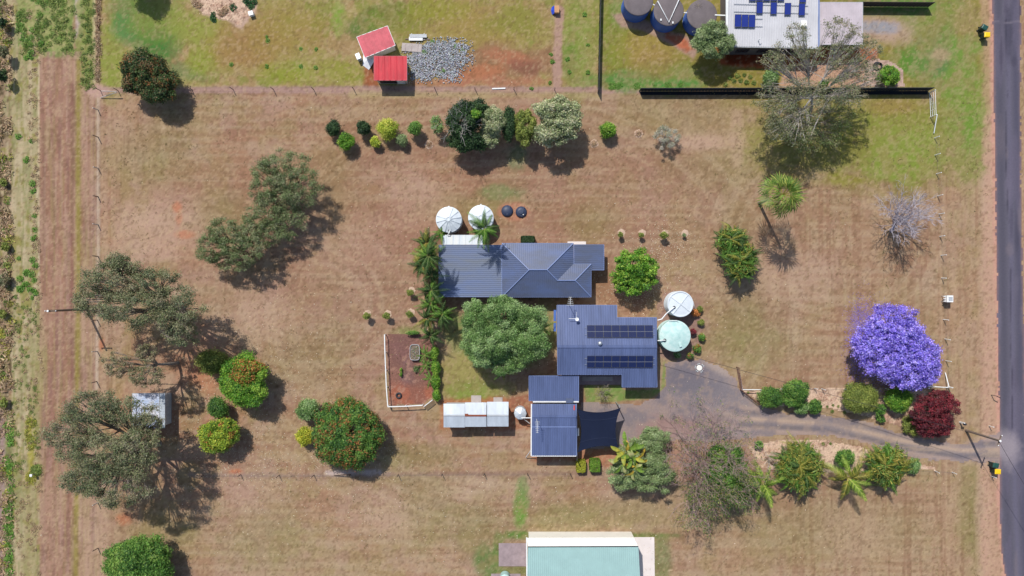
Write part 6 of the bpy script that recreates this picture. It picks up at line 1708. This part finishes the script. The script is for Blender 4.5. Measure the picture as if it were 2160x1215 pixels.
# blue-grey stone heap
N = 5600
X = rng.uniform(844, 1004, N * 4); Y = rng.uniform(78, 176, N * 4)
dd = poly_sd(X, Y, [(852, 112), (890, 108), (894, 92), (925, 88), (960, 84), (982, 98), (988, 128), (968, 150), (955, 170), (905, 168), (872, 165), (860, 140)]) + (fbm(X / 10, Y / 10, 4) - .5) * 26
kp = np.where((dd > 0) | ((dd > -16) & (rng.random(len(dd)) < .12)))[0][:N]
hh = .08 * np.clip(dd[kp] / 26, 0, 1)
ov = np.array([(1, 0, 0), (0, 1, 0), (-1, 0, 0), (0, -1, 0), (0, 0, 1), (0, 0, -1)], float)
of = np.array([(0, 1, 4), (1, 2, 4), (2, 3, 4), (3, 0, 4), (1, 0, 5), (2, 1, 5), (3, 2, 5), (0, 3, 5)])
n = len(kp)
cen = np.stack([(X[kp] - 1080) / S, (607.5 - Y[kp]) / S, hh * rng.random(n) + .05], 1)
q = rng.normal(size=(n, 1, 3)) * .25
VV = (ov[None] * rng.uniform(.6, 1.3, (n, 6, 1)) + q) * rng.uniform(.04, .12, (n, 1, 1)) * np.array([1, 1, .7]) + cen[:, None]
FFs = (of[None] + 6 * np.arange(n)[:, None, None]).reshape(-1, 3)
CC = np.repeat(pal([(148, 153, 163), (168, 171, 177), (122, 129, 141), (182, 182, 183), (134, 126, 114)], n, bright=.18), 6, axis=0)
STONE = ground_mat('stone', .2, 9, .3)
o = link_mesh('gravel_heap', raw_mesh('gravel_heap', VV.reshape(-1, 3), FFs, CC), STONE)
tag(o, 'heap of blue-grey stones beside the red roofed sheds', 'gravel', kind='stuff')
# pale rubble and chips by the grey house and in the beds
o = scatter('wood_chips', 2600, [(1690, 150, 46, 22, 1), (1790, 160, 50, 18, .8), (1740, 840, 20, 12, .4), (1880, 870, 20, 20, .4), (1620, 960, 40, 20, .4), (1720, 935, 90, 8, .5), (1960, 980, 20, 5, .1), (470, 20, 50, 24, .9)], .13, [(208, 172, 150), (190, 150, 128), (222, 198, 172), (160, 118, 96)], aspect=.5)
tag(o, 'pale chips and twigs strewn over the garden beds', 'wood chips')

# ------------------------------------------------------------------ grass tufts and field edge
def tuft_pts(n, r, h):
    a = rng.uniform(0, 6.28, n); rr = r * np.sqrt(rng.random(n))
    return np.stack([rr * np.cos(a), rr * np.sin(a), rng.uniform(.05, 1, n) * h * (1 - .5 * rr / r)], 1)
TU = {}
for nm, cols in (('green', [(108, 152, 62), (130, 170, 78), (88, 128, 52)]), ('weed', [(124, 146, 70), (146, 160, 84), (100, 122, 58)]), ('yellow', [(160, 162, 64), (180, 174, 80), (134, 140, 56)]), ('dry', [(168, 142, 112), (148, 122, 94), (186, 162, 130)]), ('deep', [(54, 96, 56), (70, 112, 62), (44, 80, 48)])):
    TU[nm] = []
    for k in range(3):
        n = 110; q = tuft_pts(n, .4, .45); nn = q.copy(); nn[:, 2] = .35
        me = leaf_mesh('tuft_' + nm, q, nn, .3, pal(cols, n), .28, jit=.5); me.materials.append(LEAF); TU[nm].append(me)
def tufts(label, spots, nm, group, size=(.7, 1.2), name='grass_tuft'):
    for px, py in spots:
        o = link_mesh(name, random.choice(TU[nm]), None); o.location = W(px, py); s_ = random.uniform(*size)
        o.scale = (s_, s_, s_ * random.uniform(.5, .75)); o.rotation_euler = (0, 0, random.uniform(0, 6.28))
        tag(o, label, 'grass tuft', group)
gs = lambda L, dx, dy: [(x + random.uniform(-dx, dx), y + random.uniform(-dy, dy)) for x, y in L]
tufts('green weed tuft in the straw strip between field and mown track', [(56, 337), (47, 84), (59, 85), (66, 95), (55, 98), (66, 111), (57, 121), (67, 123), (87, 92), (68, 78), (40, 545), (69, 548), (75, 560), (57, 573), (43, 588), (67, 578), (73, 591), (54, 600), (46, 608), (62, 610), (70, 612), (76, 618), (60, 600), (42, 610), (68, 628), (33, 626), (55, 575), (72, 502), (74, 484), (73, 455), (39, 288), (66, 298), (69, 387), (71, 403)], 'green', 'weed tufts in the straw strip', (.6, 1.1))
tufts('young clump of strappy leaves planted in the green paddock', [(488, 136), (563, 140), (635, 103), (667, 104), (635, 140), (666, 143), (563, 78), (565, 86), (1201, 152), (1240, 153), (1240, 95), (1233, 31), (1197, 125)], 'green', 'strappy plants dotted over the paddock', (.5, .75), 'strappy_plant')
tufts('low green weed growing among the stones and dirt by the sheds', [(895, 110), (913, 120), (935, 150), (912, 88), (960, 98), (975, 105), (958, 120), (1165, 130), (1162, 115), (1121, 187), (1160, 175)], 'green', 'weeds round the gravel heap', (.5, .8))
tufts('small leafy plant in the patch below the grey-green tree', [(1540, 165), (1556, 160), (1570, 158), (1582, 162), (1548, 172), (1562, 170), (1575, 174), (1590, 175), (1530, 178)], 'weed', 'plants in the patch behind the dark fence', (.6, .9), 'leafy_plant')
tufts('small dry tussock in the pale mulch beside the driveway', [(1745, 858), (1757, 855), (1781, 870), (1755, 868), (1768, 857), (1736, 936), (1752, 936), (1578, 828)], 'weed', 'tussocks in the mulch beds', (.4, .65))
tufts('leafy plant growing in the northern mulch bed', [(450, 30), (452, 44), (449, 38), (525, 8), (530, 14), (492, 16), (520, 2), (536, 4)], 'deep', 'plants in the northern mulch bed', (.7, 1.2), 'leafy_plant')
tufts('dried brown stalk clump in the northern mulch bed', [(420, 12), (475, 22), (468, 28), (412, 6)], 'dry', 'dry stalks in the northern mulch bed', (.8, 1.2))
def stuff_tufts(name, label, cat, spec):
    """spec: (n, px range, py range, tuft kind, scale range); joined into one uncountable mesh"""
    VS, FS, CS = [], [], []; off = 0
    for n, xr, yr, nm, sr, thr in spec:
        X = rng.uniform(*xr, n * 3); Y = rng.uniform(*yr, n * 3)
        keep = np.where(fbm(X / 16, Y / 24, 17) > thr)[0][:n]
        for i in keep:
            me = random.choice(TU[nm]); nv = len(me.vertices)
            co = np.empty(nv * 3, np.float32); me.vertices.foreach_get('co', co); co = co.reshape(-1, 3)
            cl = np.empty(nv * 4, np.float32); me.color_attributes['col'].data.foreach_get('color', cl); cl = cl.reshape(-1, 4)[:, :3]
            sub = nv // 3; kq = rng.choice(sub, max(10, sub // 3), replace=False); idx = (kq[:, None] * 3 + np.arange(3)).ravel()
            s_ = rng.uniform(*sr); a = rng.uniform(0, 6.28); ca, sa = math.cos(a), math.sin(a)
            c2 = co[idx] * s_ * np.array([1, 1, .55]); c2 = np.stack([c2[:, 0] * ca - c2[:, 1] * sa, c2[:, 0] * sa + c2[:, 1] * ca, c2[:, 2]], 1) + np.array([(X[i] - 1080) / S, (607.5 - Y[i]) / S, 0])
            VS.append(c2); CS.append(cl[idx] * rng.uniform(.8, 1.2)); FS.append(np.arange(len(idx)).reshape(-1, 3) + off); off += len(idx)
    o = link_mesh(name, raw_mesh(name, np.concatenate(VS), np.concatenate(FS), np.concatenate(CS)), LEAF)
    return tag(o, label, cat, kind='stuff')
stuff_tufts('field_weeds', 'rough weeds and dry stalks along the edge of the western field', 'weeds', [
    (300, (-40, 24), (-40, 1255), 'dry', (1.0, 2.0), .42), (110, (-40, 24), (-40, 1255), 'yellow', (.8, 1.6), .5), (60, (-40, 22), (-40, 860), 'weed', (.9, 1.6), .52),
    (260, (36, 158), (-40, 112), 'weed', (.6, 1.1), .46), (90, (36, 100), (-40, 80), 'green', (.6, 1.0), .5), (130, (172, 200), (-40, 190), 'weed', (.5, 1.0), .4), (120, (60, 84), (20, 640), 'dry', (.4, .8), .4),
    (160, (24, 84), (640, 1000), 'weed', (.35, .75), .45), (150, (24, 90), (620, 1215), 'dry', (.4, .8), .4), (70, (54, 76), (885, 1020), 'yellow', (.5, .9), .4), (40, (70, 84), (985, 1000), 'weed', (.8, 1.2), .3),
    (110, (12, 25), (890, 1230), 'green', (.7, 1.3), .44), (60, (203, 210), (-40, 172), 'dry', (.6, 1.1), .3), (140, (1285, 1440), (176, 188), 'green', (.3, .5), .5)])
N = 9000
X = rng.uniform(215, 2085, N); Y = rng.uniform(196, 1230, N)
kp = (fbm(X / 40, Y / 40, 19) > .47) & ~((X > 925) & (X < 1400) & (Y > 495) & (Y < 965)) & ~((X > 1220) & (Y > 745) & (Y < 990) & (X < 2110))
X, Y = X[kp], Y[kp]; n = len(X)
cen = np.stack([(X - 1080) / S, (607.5 - Y) / S, np.zeros(n)], 1)
pts = np.repeat(cen, 5, axis=0) + rng.normal(0, .09, (n * 5, 3)) * [1, 1, 0] + [0, 0, .05]
nn = rng.normal(size=(n * 5, 3)); nn[:, 2] = .25
o = link_mesh('dry_grass', leaf_mesh('dry_grass', pts, nn, .16, pal([(172, 148, 112), (150, 124, 92), (150, 140, 92), (188, 166, 130)], n * 5), .35, jit=.4), LEAF)
tag(o, 'tufts of dry mown grass over the brown lawn', 'grass', kind='stuff')
# tall stalk tops of the crop at the very edge, casting the dark gaps
for k, (px, py, r, z, p) in enumerate(((6, 48, 9, 1.0, 'dark'), (8, 110, 11, 1.3, 'gumdry'), (6, 160, 10, 1.4, 'dark'), (8, 385, 8, .5, 'olive'), (12, 520, 9, .6, 'olive'), (8, 590, 12, .8, 'gumdry'), (6, 662, 9, .6, 'olive'), (8, 850, 9, .6, 'olive'))):
    tree(['dark bushy weed at the field edge opposite the northern paddock', 'dry brown bush at the field edge below the dark one', 'dark tall bush at the field edge level with the fence corner', 'olive bush alone in the furrowed field edge', 'small olive bush beside the green weed tufts', 'dry grey-brown bush below the small olive one at the field edge', 'low olive bush at the field edge level with the western power pole', 'low olive bush at the field edge beside the overhanging gum'][k],
         [(px, py, r, r * 1.3, z, z * .6)], 'bush', 'field_bush', 'bush', palette=p, sub=14, leaf=.2, rsub=.4, cover=.9)
# shadow-casting tree just beyond the northern edge
tree('tree just beyond the northern edge shading the green paddock', [(262, -78, 36, 34, 4.0, 1.8)], 'mango', 'tree', sub=18)
